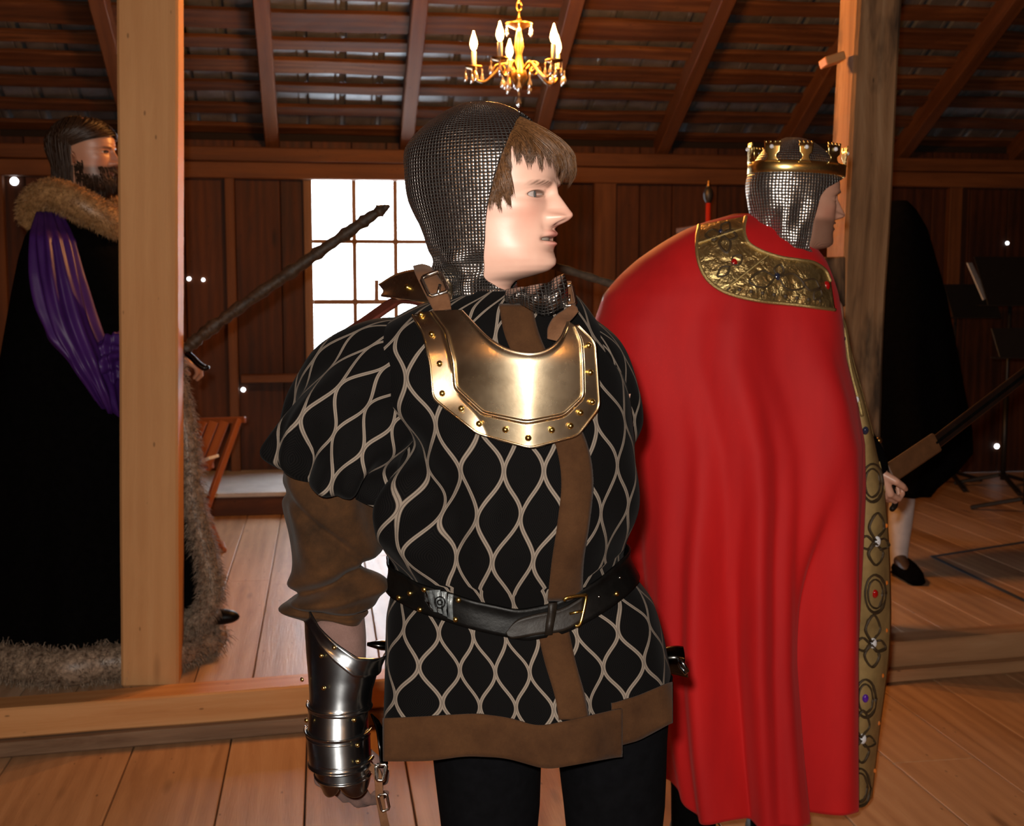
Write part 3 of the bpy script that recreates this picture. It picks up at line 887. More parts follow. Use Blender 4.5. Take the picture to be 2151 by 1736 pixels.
# ================================================================== HEADS
def sstep(a, b, x):
    t = np.clip((x - a) / (b - a), 0, 1); return t * t * (3 - 2 * t)
class Head:
    Z = [-.48, -.30, -.15, -.06, -.025, 0.0, .025, .06, .10, .14, .165, .20, .23, .27, .32, .40, .50, .56, .62, .70, .78, .85, .90, .94, .97, .99, 1.0]
    F = [.17, .13, .12, .135, .17, .29, .385, .422, .428, .422, .420, .421, .423, .426, .424, .423, .422, .446, .455, .443, .40, .335, .27, .20, .13, .065, 0.0]
    K = [-.30, -.27, -.26, -.25, -.25, -.25, -.25, -.25, -.26, -.265, -.27, -.285, -.30, -.32, -.345, -.385, -.425, -.437, -.44, -.43, -.395, -.345, -.29, -.225, -.16, -.10, -.05]
    W = [.36, .24, .20, .197, .20, .208, .222, .237, .25, .258, .262, .267, .27, .275, .283, .295, .31, .318, .323, .322, .302, .265, .22, .168, .115, .06, .01]
    def __init__(s, origin, yaw, scale, pitch=0.0, roll=0.0, zmap=None, nose=1.0, mouth_open=0.0, eye_h=0.020, jaw=1.0, brow=1.0):
        s.o = np.array(tuple(origin)); s.sc = scale
        y = math.radians(yaw)
        f = np.array((math.sin(y), -math.cos(y), 0.0)); up = np.array((0, 0, 1.0)); lf = np.cross(up, f)
        p = math.radians(pitch)          # positive looks up
        f2 = f * math.cos(p) + up * math.sin(p); up2 = up * math.cos(p) - f * math.sin(p)
        r = math.radians(roll)
        lf2 = lf * math.cos(r) + up2 * math.sin(r); up3 = up2 * math.cos(r) - lf * math.sin(r)
        s.R = np.stack([f2, lf2, up3], 0)
        s.zmap = zmap or [(-1, -1), (2, 2)]
        s.nose, s.mo, s.eh, s.jaw, s.brow = nose, mouth_open, eye_h, jaw, brow
        s.ey, s.ez = 0.128, 0.497
    def zw(s, z):
        a = np.array(s.zmap); return smooth_tab(a[:, 0], a[:, 1], z, 0.02)
    def world(s, x, y, z, warp=True):
        p = np.stack([x, y, s.zw(z) if warp else z], -1)
        return s.o + s.sc * (p @ s.R)
    def sect(s, z):
        return smooth_tab(s.Z, s.F, z, .012), smooth_tab(s.Z, s.K, z, .04), smooth_tab(s.Z, s.W, z, np.where(np.asarray(z) > .9, .01, .04))
    def base(s, th, z, off=0.0):
        f, k, w = s.sect(z)
        c = -0.02 + 0 * f
        co, si = np.cos(th), np.sin(th)
        n = 2.0 + 0.25 * sstep(0.0, .2, z) * (1 - sstep(.75, .95, z))
        a = np.where(co > 0, f - c, c - k) + off; b_ = w + off
        r = (np.abs(co / np.maximum(a, 1e-4)) ** n + np.abs(si / np.maximum(b_, 1e-4)) ** n) ** (-1 / n)
        return c + r * co, r * si
    def feat(s, x, y, z):
        g = lambda a, b, sa, sb: np.exp(-((a) / sa) ** 2 - ((b) / sb) ** 2)
        ay = np.abs(y)
        front = sstep(0.0, 0.18, x)
        d = 0 * x
        pr = smooth_tab([.0, .292, .306, .322, .342, .362, .39, .43, .48, .53, .575, 1], [0, 0, .055, .105, .130, .131, .113, .090, .062, .032, 0, 0], z, .012) * s.nose
        sw = np.interp(z, [.31, .35, .40, .5], [.060, .055, .040, .033])
        d += pr * np.exp(-(ay / sw) ** 2.5)
        d += .050 * g(ay - .060, z - .340, .024, .026) - .03 * g(ay - .03, z - .314, .013, .010)
        mz = .24
        m = np.exp(-(ay / .088) ** 4)
        d += .024 * g(0 * z, z - (mz + .022 + s.mo * .5), 1, .015) * m + .028 * g(0 * z, z - (mz - .026 - s.mo * .6), 1, .017) * np.exp(-(ay / .072) ** 2)
        d -= (.028 + s.mo * 1.6) * np.exp(-((z - mz) / (.006 + s.mo * .55)) ** 4) * np.exp(-(ay / (.082)) ** 6)
        d -= .012 * g(ay - .095, z - mz, .018, .02) + .006 * g(y, z - .29, .012, .015)
        d += .020 * s.brow * g(ay - .12, z - .562, .085, .024)
        d -= .036 * g(ay - .115, z - .503, .062, .036) + .012 * g(ay - .05, z - .50, .02, .03)
        d += .018 * g(ay - .21, z - .42, .07, .06) - .014 * g(ay - .19, z - .27, .06, .06)
        d += .014 * g(y, z - .075, .07, .045) - .010 * g(y, z - .162, .08, .016)
        d += -.006 * g(ay - .085, z - .30, .02, .05)
        return d * front
    def eye_r(s, y, z):
        return np.sqrt(((np.abs(y) - s.ey) / .058) ** 2 + ((z - s.ez + .05 * (np.abs(y) - s.ey)) / s.eh) ** 2)
    def surf(s, th, z, off=0.0, eyes=False):
        x, y = s.base(th, z, off)
        d = s.feat(x, y, z)
        x = x + d
        if eyes:
            r = s.eye_r(y, z); fr = sstep(.15, .3, x)
            x = x + fr * (.012 * np.exp(-((r - 1.25) / .35) ** 2) - .048 * (1 - sstep(.8, 1.05, r)))
        return x, y
    def pt(s, th, z, off=0.0):
        x, y = s.surf(np.array(th, float), np.array(z, float), off)
        return s.world(x, y, np.array(z, float))
    def grid(s, nT=190, zs=None):
        t = np.linspace(-1, 1, nT, endpoint=False)
        th = np.pi * np.sign(t) * np.abs(t) ** 1.55
        if zs is None:
            zs = np.concatenate([np.linspace(-.48, -.08, 14), np.linspace(-.07, .06, 22), np.linspace(.065, .60, 150), np.linspace(.61, .90, 24), 1 - .1 * np.linspace(.95, 0.0, 14) ** 2])
        T, Zz = np.meshgrid(th, zs)
        x, y = s.surf(T, Zz, 0, True)
        return s.world(x, y, Zz), x, y, Zz
    def colors(s, x, y, z, skin, lip, browc, stubble=None, st_amt=0.0, blush=0.35):
        n = z.shape
        C = np.ones(n + (3,)) * np.array(skin)
        g = lambda a, b, sa, sb: np.exp(-((a) / sa) ** 2 - ((b) / sb) ** 2)
        ay = np.abs(y); fr = sstep(.1, .25, x)
        def mixin(w, c):
            nonlocal C
            C = C * (1 - w[..., None]) + np.array(c) * w[..., None]
        red = np.array(skin) * np.array((1.0, .70, .66))
        mixin(np.clip(blush * fr * (g(ay - .2, z - .36, .10, .08) + .8 * g(y, z - .35, .05, .05)), 0, 1), red)
        mixin(.30 * fr * g(ay - .11, z - .46, .06, .03), np.array(skin) * np.array((.70, .55, .56)))
        if stubble is not None:
            w = fr * 0 + sstep(.33, .26, z) * sstep(-.12, .0, z) * sstep(.02, .16, x)
            w = np.maximum(w, fr * g(ay - .0, z - .29, .09, .02))
            w = w * (1 - .8 * g(y, z - .235, .085, .035))
            nz = 0.75 + 0.25 * np.sin(x * 900 + y * 700) * np.sin(z * 1100)
            mixin(np.clip(w * st_amt * nz, 0, 1), stubble)
        lw = fr * np.exp(-(ay / .09) ** 6) * (np.exp(-((z - .262 - s.mo * .5) / .015) ** 4) + np.exp(-((z - .216 + s.mo * .6) / .019) ** 4)) * np.clip(1.25 - ay / .09, 0, 1)
        mixin(np.clip(lw * .85, 0, 1), lip)
        mixin(np.clip(fr * 1.2 * g(ay - .032, z - .308, .013, .009), 0, .9), (0.10, 0.03, 0.025))
        inside = fr * np.exp(-((z - .24) / (.0055 + s.mo * .5)) ** 4) * np.exp(-(ay / .08) ** 6)
        mixin(np.clip(inside, 0, 1), (0.05, 0.012, 0.01))
        bw = fr * np.exp(-((z - .556 - .06 * (ay - .12) + 1.2 * (ay - .13) ** 2) / .014) ** 4) * sstep(.035, .06, ay) * sstep(.225, .17, ay)
        mixin(np.clip(bw * .85 * (0.7 + .3 * np.sin(y * 500 + z * 300)), 0, 1), browc)
        mixin(np.clip(fr * (1 - sstep(.75, 1.0, s.eye_r(y, z))), 0, .9), (0.16, 0.06, 0.05))
        lash = fr * np.exp(-((s.eye_r(y, z) - 1.05) / .16) ** 2) * np.where(z > s.ez - .002, 1.0, .45)
        mixin(np.clip(lash, 0, .85), np.array(browc) * .6)
        return C
def set_colors(me, C):
    at = me.color_attributes.new('Col', 'FLOAT_COLOR', 'POINT')
    A = np.ones((len(me.vertices), 4)); A[:len(C), :3] = C
    at.data.foreach_set('color', A.ravel())
def body_object(parent, head, cols, extra=None, skin=(0.7, 0.45, 0.34), extra_col=None):
    """one continuous figure: head and neck grid plus fused limbs in the same mesh"""
    pts, x, y, z = head.grid()
    nv, nu = pts.shape[:2]
    V = pts.reshape(-1, 3).tolist(); Fc = grid_faces(nu, nv, True)
    Fc.append(tuple((nv - 1) * nu + i for i in range(nu)))
    C = cols(x, y, z).reshape(-1, 3).tolist()
    if extra is not None:
        b0 = len(V)
        co = np.zeros(len(extra.vertices) * 3); extra.vertices.foreach_get('co', co)
        V += co.reshape(-1, 3).tolist()
        Fc += [tuple(b0 + i for i in p.vertices) for p in extra.polygons]
        C += [list(extra_col or skin)] * len(extra.vertices)
    me = bpy.data.meshes.new('body')
    me.from_pydata(V, [], Fc); me.update(); smooth(me)
    set_colors(me, np.array(C))
    return link('body', me, M['skin'], parent)
def eyeball(parent, head, side, iris=(0.10, 0.13, 0.14), gaze=(1, 0, 0)):
    yy = np.array(side * head.ey); zz = np.array(head.ez)
    x0, _ = head.base(np.array(0.33), zz)
    xs = np.linspace(.3, .45, 60)
    # surface x at this y,z
    th = np.linspace(0, .8, 200) * side
    bx, by = head.base(th, np.full(200, head.ez)); fx = head.feat(bx, by, np.full(200, head.ez))
    k = np.argmin(np.abs(by - side * head.ey)); xsurf = bx[k] + fx[k]
    c = np.array((xsurf - .0700, side * (head.ey - .022), head.zw(zz)))
    r = .078
    g = np.array(gaze, float); g /= np.linalg.norm(g)
    n, m = 32, 60
    P_, Cc = [], []
    up = np.array((0, 0, 1.0)); a = np.cross(up, g); a /= np.linalg.norm(a); b_ = np.cross(g, a)
    for j in range(m + 1):
        ph = math.pi * j / m
        row = []
        for i in range(n):
            t = 2 * math.pi * i / n
            v = g * math.cos(ph) + (a * math.cos(t) + b_ * math.sin(t)) * math.sin(ph)
            row.append(head.o + head.sc * ((c + v * r) @ head.R))
            ang = math.degrees(ph)
            Cc.append((0.01, 0.01, 0.01) if ang < 8 else (iris if ang < 20 else ((0.03, 0.03, 0.03) if ang < 23 else (0.42, 0.36, 0.34))))
        P_.append(row)
    o = sheet('eye', np.array(P_), M['eye'], parent, closed_u=True, caps=True)
    set_colors(o.data, np.array(Cc))
    return o
def strands(name, lines, rad, mat, parent, n=3):
    """many tapered hairs in one mesh; lines: list of (k,3) arrays"""
    V, Fc = [], []
    for L in lines:
        L = np.asarray(L, float); k = len(L)
        r0 = rad * random.uniform(.7, 1.3)
        d = L[-1] - L[0]; d = d / (np.linalg.norm(d) + 1e-9)
        a = np.cross(d, (0.3, 0.5, 0.8)); a /= (np.linalg.norm(a) + 1e-9); b_ = np.cross(d, a)
        base = len(V)
        for i in range(k):
            r = r0 * (1 - (i / (k - 1)) ** 2) + 1e-5
            for q in range(n):
                t = 2 * math.pi * q / n
                V.append(tuple(L[i] + (a * math.cos(t) + b_ * math.sin(t)) * r))
        for i in range(k - 1):
            for q in range(n):
                Fc.append((base + i * n + q, base + i * n + (q + 1) % n, base + (i + 1) * n + (q + 1) % n, base + (i + 1) * n + q))
    o = pydata(name, V, Fc, mat, parent)
    return o
def hood_sheet(name, head, mat, parent, theta_o, offs, zlo, nT=150, nZ=120, folds=None, zhi=1.0, thick=0.002, top_lift=.03):
    """a mail hood: sheet around the head, open at the face"""
    zs = np.concatenate([1.0 + .0 - .1 * np.linspace(0.0, 1, 14, endpoint=False) ** 2, np.linspace(.9, zlo, nZ)])
    rows, uv = [], []
    to = np.array(theta_o); of = np.array(offs)
    vlen = 0; prev = None
    for z in zs:
        t0 = math.radians(smooth_tab(to[::-1, 0], to[::-1, 1], z, .03))
        th = np.linspace(t0, 2 * np.pi - t0, nT)
        th2 = np.where(th > np.pi, th - 2 * np.pi, th)
        off = smooth_tab(of[::-1, 0], of[::-1, 1], z, .03)
        zz = np.full(nT, z)
        x, y = head.base(th2, np.minimum(zz, .998), 0)
        rad = np.sqrt(x * x + y * y) + 1e-6
        o = off + (folds(th2, zz) if folds else 0)
        x = x + o * x / rad; y = y + o * y / rad
        lift = np.full(nT, top_lift * sstep(.75, 1.0, z))
        p = head.o + head.sc * (np.stack([x, y, head.zw(zz) + lift], -1) @ head.R)
        rows.append(p)
        seg = np.linalg.norm(np.diff(p, axis=0), axis=1); u = np.concatenate([[0], np.cumsum(seg)]); u = u - u[nT // 2]
        if prev is not None: vlen += np.linalg.norm(p[nT // 2] - prev[nT // 2])
        # one common angular scale keeps the columns of plates straight
        uv.append(np.stack([(th - np.pi) * 0.37 * head.sc, np.full(nT, -vlen)], -1)); prev = p
    return sheet(name, np.array(rows), mat, parent, uv=np.array(uv), thick=thick, flip=True), np.array(rows)
def fur(name, pts, nrms, length, mat, parent, per=1, droop=0.5, rad=0.0016, jitter=0.5):
    lines = []
    for p, nv in zip(pts, nrms):
        for _ in range(per):
            d = np.array(nv) + RNG.normal(0, jitter, 3)
            d /= np.linalg.norm(d) + 1e-9
            L = length * random.uniform(.5, 1.2)
            q = np.array(p)
            mid = q + d * L * .55; end = q + d * L * .95 + np.array((0, 0, -droop * L))
            lines.append(np.array([q, mid, end]))
    return strands(name, lines, rad, mat, parent)
def hand_mesh(o, fwd, palm_n, side, size=0.19, curl=(0.9, 1.0, 1.05, 1.1), thumb_in=0.6, voxel=0.0035):
    """relaxed or gripping hand: o wrist, fwd towards the knuckles, palm_n out of the palm, side = direction of the thumb"""
    o = Vector(o); f = Vector(fwd).normalized(); n = Vector(palm_n).normalized(); s = Vector(side).normalized()
    k = size / 0.19
    caps = [(o, .024 * k, o + f * .03 * k, .025 * k)]
    roots = []
    for i in range(4):
        a = (.030 - .020 * i) * k
        r = o + f * (.092 - .004 * abs(i - 1)) * k + s * a
        caps.append((o + f * .02 * k + s * a * .6, .016 * k, r, .0125 * k))
        roots.append(r)
    for i, r in enumerate(roots):
        L = [.043, .048, .045, .035][i] * k
        ang = 0.25; p = r
        for j in range(3):
            ang += curl[i] * (0.62 if j else .45)
            d = f * math.cos(ang) + n * math.sin(ang)
            q = p + d * L * (1, .62, .5)[j]
            caps.append((p, (.0098 - .0011 * j) * k, q, (.0088 - .0011 * j) * k))
            p = q
    t0 = o + f * .025 * k + s * .022 * k; t1 = t0 + (f * .7 + s * .75 + n * .25).normalized() * .042 * k
    t2 = t1 + (f * .8 + n * thumb_in + s * .1).normalized() * .034 * k; t3 = t2 + (f * .6 + n * thumb_in - s * .35).normalized() * .026 * k
    caps += [(t0, .014 * k, t1, .0118 * k), (t1, .0112 * k, t2, .010 * k), (t2, .0098 * k, t3, .008 * k)]
    return caps
# ================================================================== THE KNIGHT (foreground)
KD = 1.83                      # distance of the figure's axis
kx = P(1075, 900, KD).x
knight = empty('person', (kx, KD, 0.0))
tag(knight, 'person in mail hood, black ogee tunic and metal gorget, head turned aside', 'person')
def KX(px): return (px - IMG_W / 2) * KD / FPX     # metric x of a pixel column at the figure's axis (approx.)

# rows: photo y, left x, right x, half depth
T_ROWS = [(598, 1000, 1180, .060), (618, 945, 1210, .080), (645, 872, 1232, .100), (690, 800, 1260, .118), (740, 760, 1288, .130), (800, 765, 1310, .140),
          (870, 800, 1324, .150), (950, 832, 1330, .155), (1050, 826, 1326, .155), (1120, 806, 1318, .155), (1170, 800, 1310, .150), (1205, 812, 1304, .142),
          (1245, 836, 1302, .132), (1300, 826, 1330, .140), (1360, 812, 1368, .148), (1430, 806, 1388, .154), (1510, 803, 1402, .158), (1620, 800, 1415, .162)]
_tz = []
for py, xl, xr, b_ in T_ROWS:
    a0 = P(xl, py, KD); a1 = P(xr, py, KD)
    _tz.append((P(1075, py, KD - b_).z, (a0.x + a1.x) / 2, (a1.x - a0.x) / 2, b_))
_tz = np.array(_tz[::-1])
BELT_PX = [(800, 1244), (835, 1250), (900, 1264), (1000, 1290), (1100, 1308), (1180, 1297), (1240, 1268), (1310, 1226), (1340, 1216)]
bx_ = np.array(BELT_PX, float)
BZ = np.array([P(x, y, KD - .13).z for x, y in BELT_PX])
BX = np.array([P(x, y, KD - .10).x for x, y in BELT_PX])
BZ0 = P(1075, 1262, KD - .13).z
def belt_z(x): return smooth_tab(BX, BZ, x, .02)
def ring(z):
    return smooth_tab(_tz[:, 0], _tz[:, 1], z, .012), smooth_tab(_tz[:, 0], _tz[:, 2], z, .012), smooth_tab(_tz[:, 0], _tz[:, 3], z, .012)
def tunic_disp(phi, z):
    """folds of the cloth"""
    below = sstep(BZ0, BZ0 - .10, z); above = 1 - below
    d = below * (.010 * np.sin(5.0 * phi + .6) + .006 * np.sin(9 * phi + 2.0 + 3 * z)) * sstep(BZ0 + .02, BZ0 - .30, z) * 1.3
    blouse = np.exp(-((z - BZ0 - .10) / .07) ** 2)
    d = d + above * blouse * (.006 * np.sin(8 * phi + 14 * z) + .007 * np.sin(13 * phi - 20 * z + 1.0) * sstep(0.2, -.6, phi) + .010)
    # wrinkles running up from the waist to the arm pit on the viewer's left
    w = sstep(.1, -.5, phi) * sstep(-1.7, -1.0, phi) * np.exp(-((z - BZ0 - .16) / .12) ** 2)
    d = d + w * (.015 * np.sin(34 * (z * .8 + phi * .13) + 1.5) + .007 * np.sin(61 * (z * .9 - phi * .10)))
    return d
def tunic_pt(phi, z, off=0.0):
    co, si = np.cos(phi), np.sin(phi)
    xc, a, b_ = ring(z)
    sag = (belt_z(xc + a * si) - BZ0) * np.exp(-((z - BZ0) / .13) ** 2)
    xc, a, b_ = ring(z - sag)
    n = 2.35
    dd = tunic_disp(phi, z - sag) + off
    A, Bq = a + dd, b_ + dd
    r = (np.abs(si) / A) ** n + (np.abs(co) / Bq) ** n
    r = r ** (-1 / n)
    # chest and back: front (cos>0) bows towards the camera
    return np.stack([xc + r * si, KD - r * co, z + 0 * phi], -1)
def tunic_px(px, py, off=0.0):
    """point on the front of the tunic under photo pixel (px,py)"""
    px = np.asarray(px, float); py = np.asarray(py, float)
    d = np.full(px.shape, KD - .14)
    for _ in range(9):
        p = Pn(px, py, d)
        xc, a, b_ = ring(p[..., 2])
        s = np.clip((p[..., 0] - xc) / (a + off), -.985, .985)
        phi = np.arcsin(np.clip(s, -1, 1))
        # find phi so that x matches
        for _k in range(3):
            q = tunic_pt(phi, p[..., 2], off)
            phi = np.clip(phi + (p[..., 0] - q[..., 0]) / (np.maximum(a, .05) * np.maximum(np.cos(phi), .25)), -1.5, 1.5)
        q = tunic_pt(phi, p[..., 2], off)
        d = .5 * d + .5 * q[..., 1]
    return Pn(px, py, d)
def path_px(pts, n, off=0.0):
    c = catmull([(x, y, 0) for x, y in pts], n)
    return tunic_px(c[:, 0], c[:, 1], off)

# --- body under the clothes: head, neck, torso, arms, legs in one figure
hs = 0.2465
kh_o = P(1022, 583, KD)
khead = Head(kh_o, 68, hs, pitch=2, zmap=[(-1, -1), (-.1, -.1), (0, 0), (.08, .075), (.24, .205), (.335, .325), (.5, .462), (.56, .525), (.7, .69), (1, 1), (2, 2)], nose=1.0, mouth_open=.009, eye_h=.020, brow=1.25)
bc = []
def cap(a, ra, b_, rb): bc.append((Vector(a), ra, Vector(b_), rb))
nk = Vector(tuple(khead.world(np.array(-.07), np.array(0.), np.array(-.2))))
ch = Vector((KX(1070), KD, 1.22)); pe = Vector((KX(1090), KD, .90))
cap(nk, .055, nk + Vector((0.01, .0, -.09)), .07); cap(nk + Vector((-.09, 0, -.11)), .06, nk + Vector((.09, 0, -.11)), .06)
cap(ch, .115, pe, .12)
shl = Vector((KX(835), KD, 1.30)); shr = Vector((KX(1265), KD + .02, 1.30))
cap(nk + Vector((0, 0, -.1)), .07, shl, .055); cap(nk + Vector((0, 0, -.1)), .07, shr, .055)
el = Vector((KX(700), KD + .0, 1.08)); wr_ = Vector((KX(705), KD - .02, .90)); hd = Vector((KX(705), KD - .03, .75))
cap(shl, .05, el, .043); cap(el, .042, wr_, .03); cap(wr_, .028, hd, .028)
el2 = Vector((KX(1290), KD + .10, 1.08)); wr2 = Vector((KX(1180), KD + .2, .93))
cap(shr, .05, el2, .042); cap(el2, .04, wr2, .03); cap(wr2, .03, wr2 + Vector((-.07, .02, -.03)), .03)
for lx, dx in ((1020, -.01), (1285, .02)):
    hip = Vector((KX(lx) * .9 + KX(1140) * .1, KD, .88)); kn = Vector((KX(lx) + dx, KD - .01, .48)); an = Vector((KX(lx) + dx * 1.5, KD + .02, .10))
    cap(hip, .085, kn, .055); cap(kn, .054, an, .038); cap(an, .038, an + Vector((0, -.14, -.055)), .032)
skin_k = (0.60, 0.37, 0.285)
body_object(knight, khead, lambda x, y, z: khead.colors(x, y, z, skin_k, (0.62, 0.24, 0.20), (0.06, 0.028, 0.013), None, 0, .45), fuse(bc, .012, 4), skin_k, (0.6, 0.36, 0.27))
for sd in (-1, 1): eyeball(knight, khead, sd, (0.10, 0.13, 0.14), (1, .10, 0.0))
# upper teeth
tp = []
for zz in (.252, .232):
    yy = np.linspace(-.06, .06, 13)
    tp.append(khead.world(.392 - 6 * yy ** 2, yy, np.full(13, zz)))
sheet('teeth', np.array(tp), plain('teeth_enamel', (0.28, 0.23, 0.19), 0.3), knight, thick=.002)

# --- mail hood
def k_folds(th, z):
    low = sstep(.24, .02, z)
    f = .028 * low * np.sin(7 * th + 9 * z) + .020 * low * np.sin(4 * th - 30 * z)
    back = np.exp(-((np.abs(th) - np.pi) / .55) ** 2)
    f = f + .055 * back * np.exp(-((z - .80) / .10) ** 2) + .02 * np.exp(-((th + 1.9) / .5) ** 2) * np.exp(-((z - .86) / .09) ** 2)
    f = f + .012 * sstep(.35, .1, z) * np.sin(40 * z + 2 * np.abs(th)) * back
    f = f - .03 * np.exp(-((z - .075) / .03) ** 2) * back
    return f
k_to = [(1.05, 0), (.965, 0), (.92, 8), (.88, 26), (.80, 40), (.70, 48), (.58, 55), (.45, 60), (.3, 63), (.1, 66), (0, 66), (-.03, 62), (-.06, 46), (-.09, 32), (-.13, 20), (-.17, 12), (-.30, 6)]
k_of = [(1.05, .03), (.9, .035), (.7, .035), (.5, .035), (.3, .04), (.1, .05), (0, .055), (-.08, .075), (-.16, .11), (-.22, .15), (-.30, .19)]
khood, krows = hood_sheet('mail_hood', khead, M['mail'], knight, k_to, k_of, -.235, folds=k_folds, thick=.0025)
# twisted front end of the hood cloth on the chest
pt_a = [(1062, 612), (1100, 606), (1140, 598), (1186, 578)]
pt_b = [(1066, 640), (1100, 640), (1145, 662), (1190, 640)]
ca, cb = catmull([(x, y, 0) for x, y in pt_a], 40), catmull([(x, y, 0) for x, y in pt_b], 40)
rows, uv = [], []
for j, t in enumerate(np.linspace(0, 1, 16)):
    q = ca * (1 - t) + cb * t
    dep = 1.742 - .022 * np.sin(np.pi * t) - .03 * np.sin(np.linspace(0, np.pi, 40)) + .008 * np.sin(np.linspace(0, 17, 40) + 4 * t) + .01 * t
    rows.append(Pn(q[:, 0], q[:, 1], dep)); uv.append(np.stack([np.linspace(0, .10, 40), np.full(40, t * .05)], -1))
sheet('mail_drape', np.array(rows), M['mail'], khood, uv=np.array(uv), thick=.003)
# --- hair: fringe out of the hood
lines = []
rg = random.Random(5)
_kt = np.array(k_to)
def lock(t0, z0, t1, z1, vol, n, spread, tipw):
    for q in range(n):
        a, b2, c2 = rg.gauss(0, spread), rg.gauss(0, tipw), rg.gauss(0, .012)
        vv = vol * rg.uniform(.75, 1.2); ln = rg.uniform(.86, 1.05)
        tt = np.linspace(0, 1, 12) * ln
        zz = z0 + (z1 - z0) * tt + c2 * (1 - tt)
        th = t0 + (t1 - t0) * tt ** 1.4 + a * (1 - tt) + b2 * tt + .012 * np.sin(4 * tt + q)
        off = .006 + vv * np.sin(np.pi * np.clip(tt * .72 + .03, 0, 1)) + .012 * tt + abs(rg.gauss(0, .004))
        edge = np.radians(np.interp(zz, _kt[::-1, 0], _kt[::-1, 1]))
        off = np.where(np.abs(th) > edge - .05, np.minimum(off, .024), off)
        zz = np.clip(zz, 0, .97)
        x, y = khead.base(th, zz, 0)
        r = np.sqrt(x * x + y * y); x, y = x * (1 + off / r), y * (1 + off / r)
        lines.append(khead.world(x, y, zz))
for k in range(30):      # front fringe, swept to the far side
    t0 = -.42 + 1.35 * k / 29 + rg.gauss(0, .03)
    lock(t0, rg.uniform(.86, .93), t0 + rg.uniform(.05, .32), rg.uniform(.535, .63), rg.uniform(.045, .085), 46, .07, .018)
for k in range(12):      # shorter hair over the temple
    t0 = -.88 + .5 * k / 11
    lock(t0, rg.uniform(.80, .88), t0 + rg.uniform(-.10, .12), rg.uniform(.60, .72), rg.uniform(.02, .04), 44, .06, .02)
for k in range(12):      # long locks along the hood edge
    t0 = -1.04 + .20 * k / 11
    lock(t0, rg.uniform(.66, .80), t0 + rg.uniform(.0, .14), rg.uniform(.37, .50), rg.uniform(.012, .03), 42, .05, .016)
for k in range(8):
    t0 = 1.0 - .2 * k / 7
    lock(t0, rg.uniform(.66, .80), t0 - rg.uniform(.0, .1), rg.uniform(.42, .55), .02, 25, .05, .02)
strands('hair', lines, .0012, M['hair_brown'], knight)

# --- tunic
nph, nz = 220, 190
phis = np.linspace(-np.pi, np.pi, nph, endpoint=False)
HEM_PX = [(790, 1512), (805, 1512), (900, 1507), (1000, 1502), (1070, 1512), (1130, 1527), (1200, 1513), (1300, 1492), (1400, 1440), (1430, 1430)]
hx = np.array([P(x, y, KD - .12).x for x, y in HEM_PX]); hz = np.array([P(x, y, KD - .155).z for x, y in HEM_PX])
HEMB_PX = [(790, 1600), (815, 1602), (900, 1598), (980, 1588), (1060, 1592), (1150, 1616), (1230, 1602), (1305, 1588), (1330, 1560), (1410, 1518), (1430, 1510)]
hbx = np.array([P(x, y, KD - .12).x for x, y in HEMB_PX]); hbz = np.array([P(x, y, KD - .16).z for x, y in HEMB_PX])
ztop = P(1075, 612, KD - .06).z
xc_h, a_h, _ = ring(np.array(P(1075, 1510, KD - .15).z))
rows, uv = [], []
for v in np.linspace(0, 1, nz):
    xs = xc_h + a_h * np.sin(phis)
    zh = smooth_tab(hx, hz, xs, .015) - .035
    z = ztop + (zh - ztop) * v
    rows.append(tunic_pt(phis, z))
    V_ = np.where(z > BZ0, (z - BZ0) / .125, (z - BZ0) / .098)
    uu = np.append(phis, np.pi) * (0.172 if v < .66 else .188)
    uv.append(np.stack([uu, np.append(V_, V_[0])], -1))
tunic = sheet('tunic', np.array(rows), M['velvet'], knight, closed_u=True, uv=np.array(uv), flip=True)
# suede hem band: closed band lapped over at the right
def hem_piece(name, x0, x1, top, bot, lift, nn=90):
    c0 = np.linspace(x0, x1, nn)
    tp_ = np.interp(c0, [p[0] for p in top], [p[1] for p in top]); bt_ = np.interp(c0, [p[0] for p in bot], [p[1] for p in bot])
    k = np.ones(9) / 9
    tp_ = np.convolve(np.pad(tp_, 4, 'edge'), k, 'valid'); bt_ = np.convolve(np.pad(bt_, 4, 'edge'), k, 'valid')
    R_ = []
    for t in np.linspace(0, 1, 9):
        R_.append(tunic_px(c0, tp_ * (1 - t) + bt_ * t, lift + .006 * t))
    return sheet(name, np.array(R_), M['suede'], tunic, thick=.005, offset=0)
hem_piece('hem_band', 806, 1306, [(800, 1510), (900, 1505), (1000, 1499), (1070, 1508), (1130, 1527), (1200, 1513), (1306, 1488)], [(800, 1600), (900, 1599), (980, 1588), (1060, 1592), (1150, 1617), (1230, 1603), (1306, 1589)], .014)
hem_piece('hem_band', 1285, 1411, [(1280, 1480), (1340, 1462), (1411, 1432)], [(1280, 1572), (1340, 1556), (1411, 1518)], .006, 50)
# hidden back of the hem
ph_b = np.linspace(np.pi * .62, np.pi * 1.38, 60)
zb = P(1075, 1500, KD - .15).z
sheet('hem_band', np.array([tunic_pt(ph_b, np.full(60, zb - .075 * t), .006) for t in np.linspace(0, 1, 6)]), M['suede'], tunic, thick=.004, offset=0, flip=True)
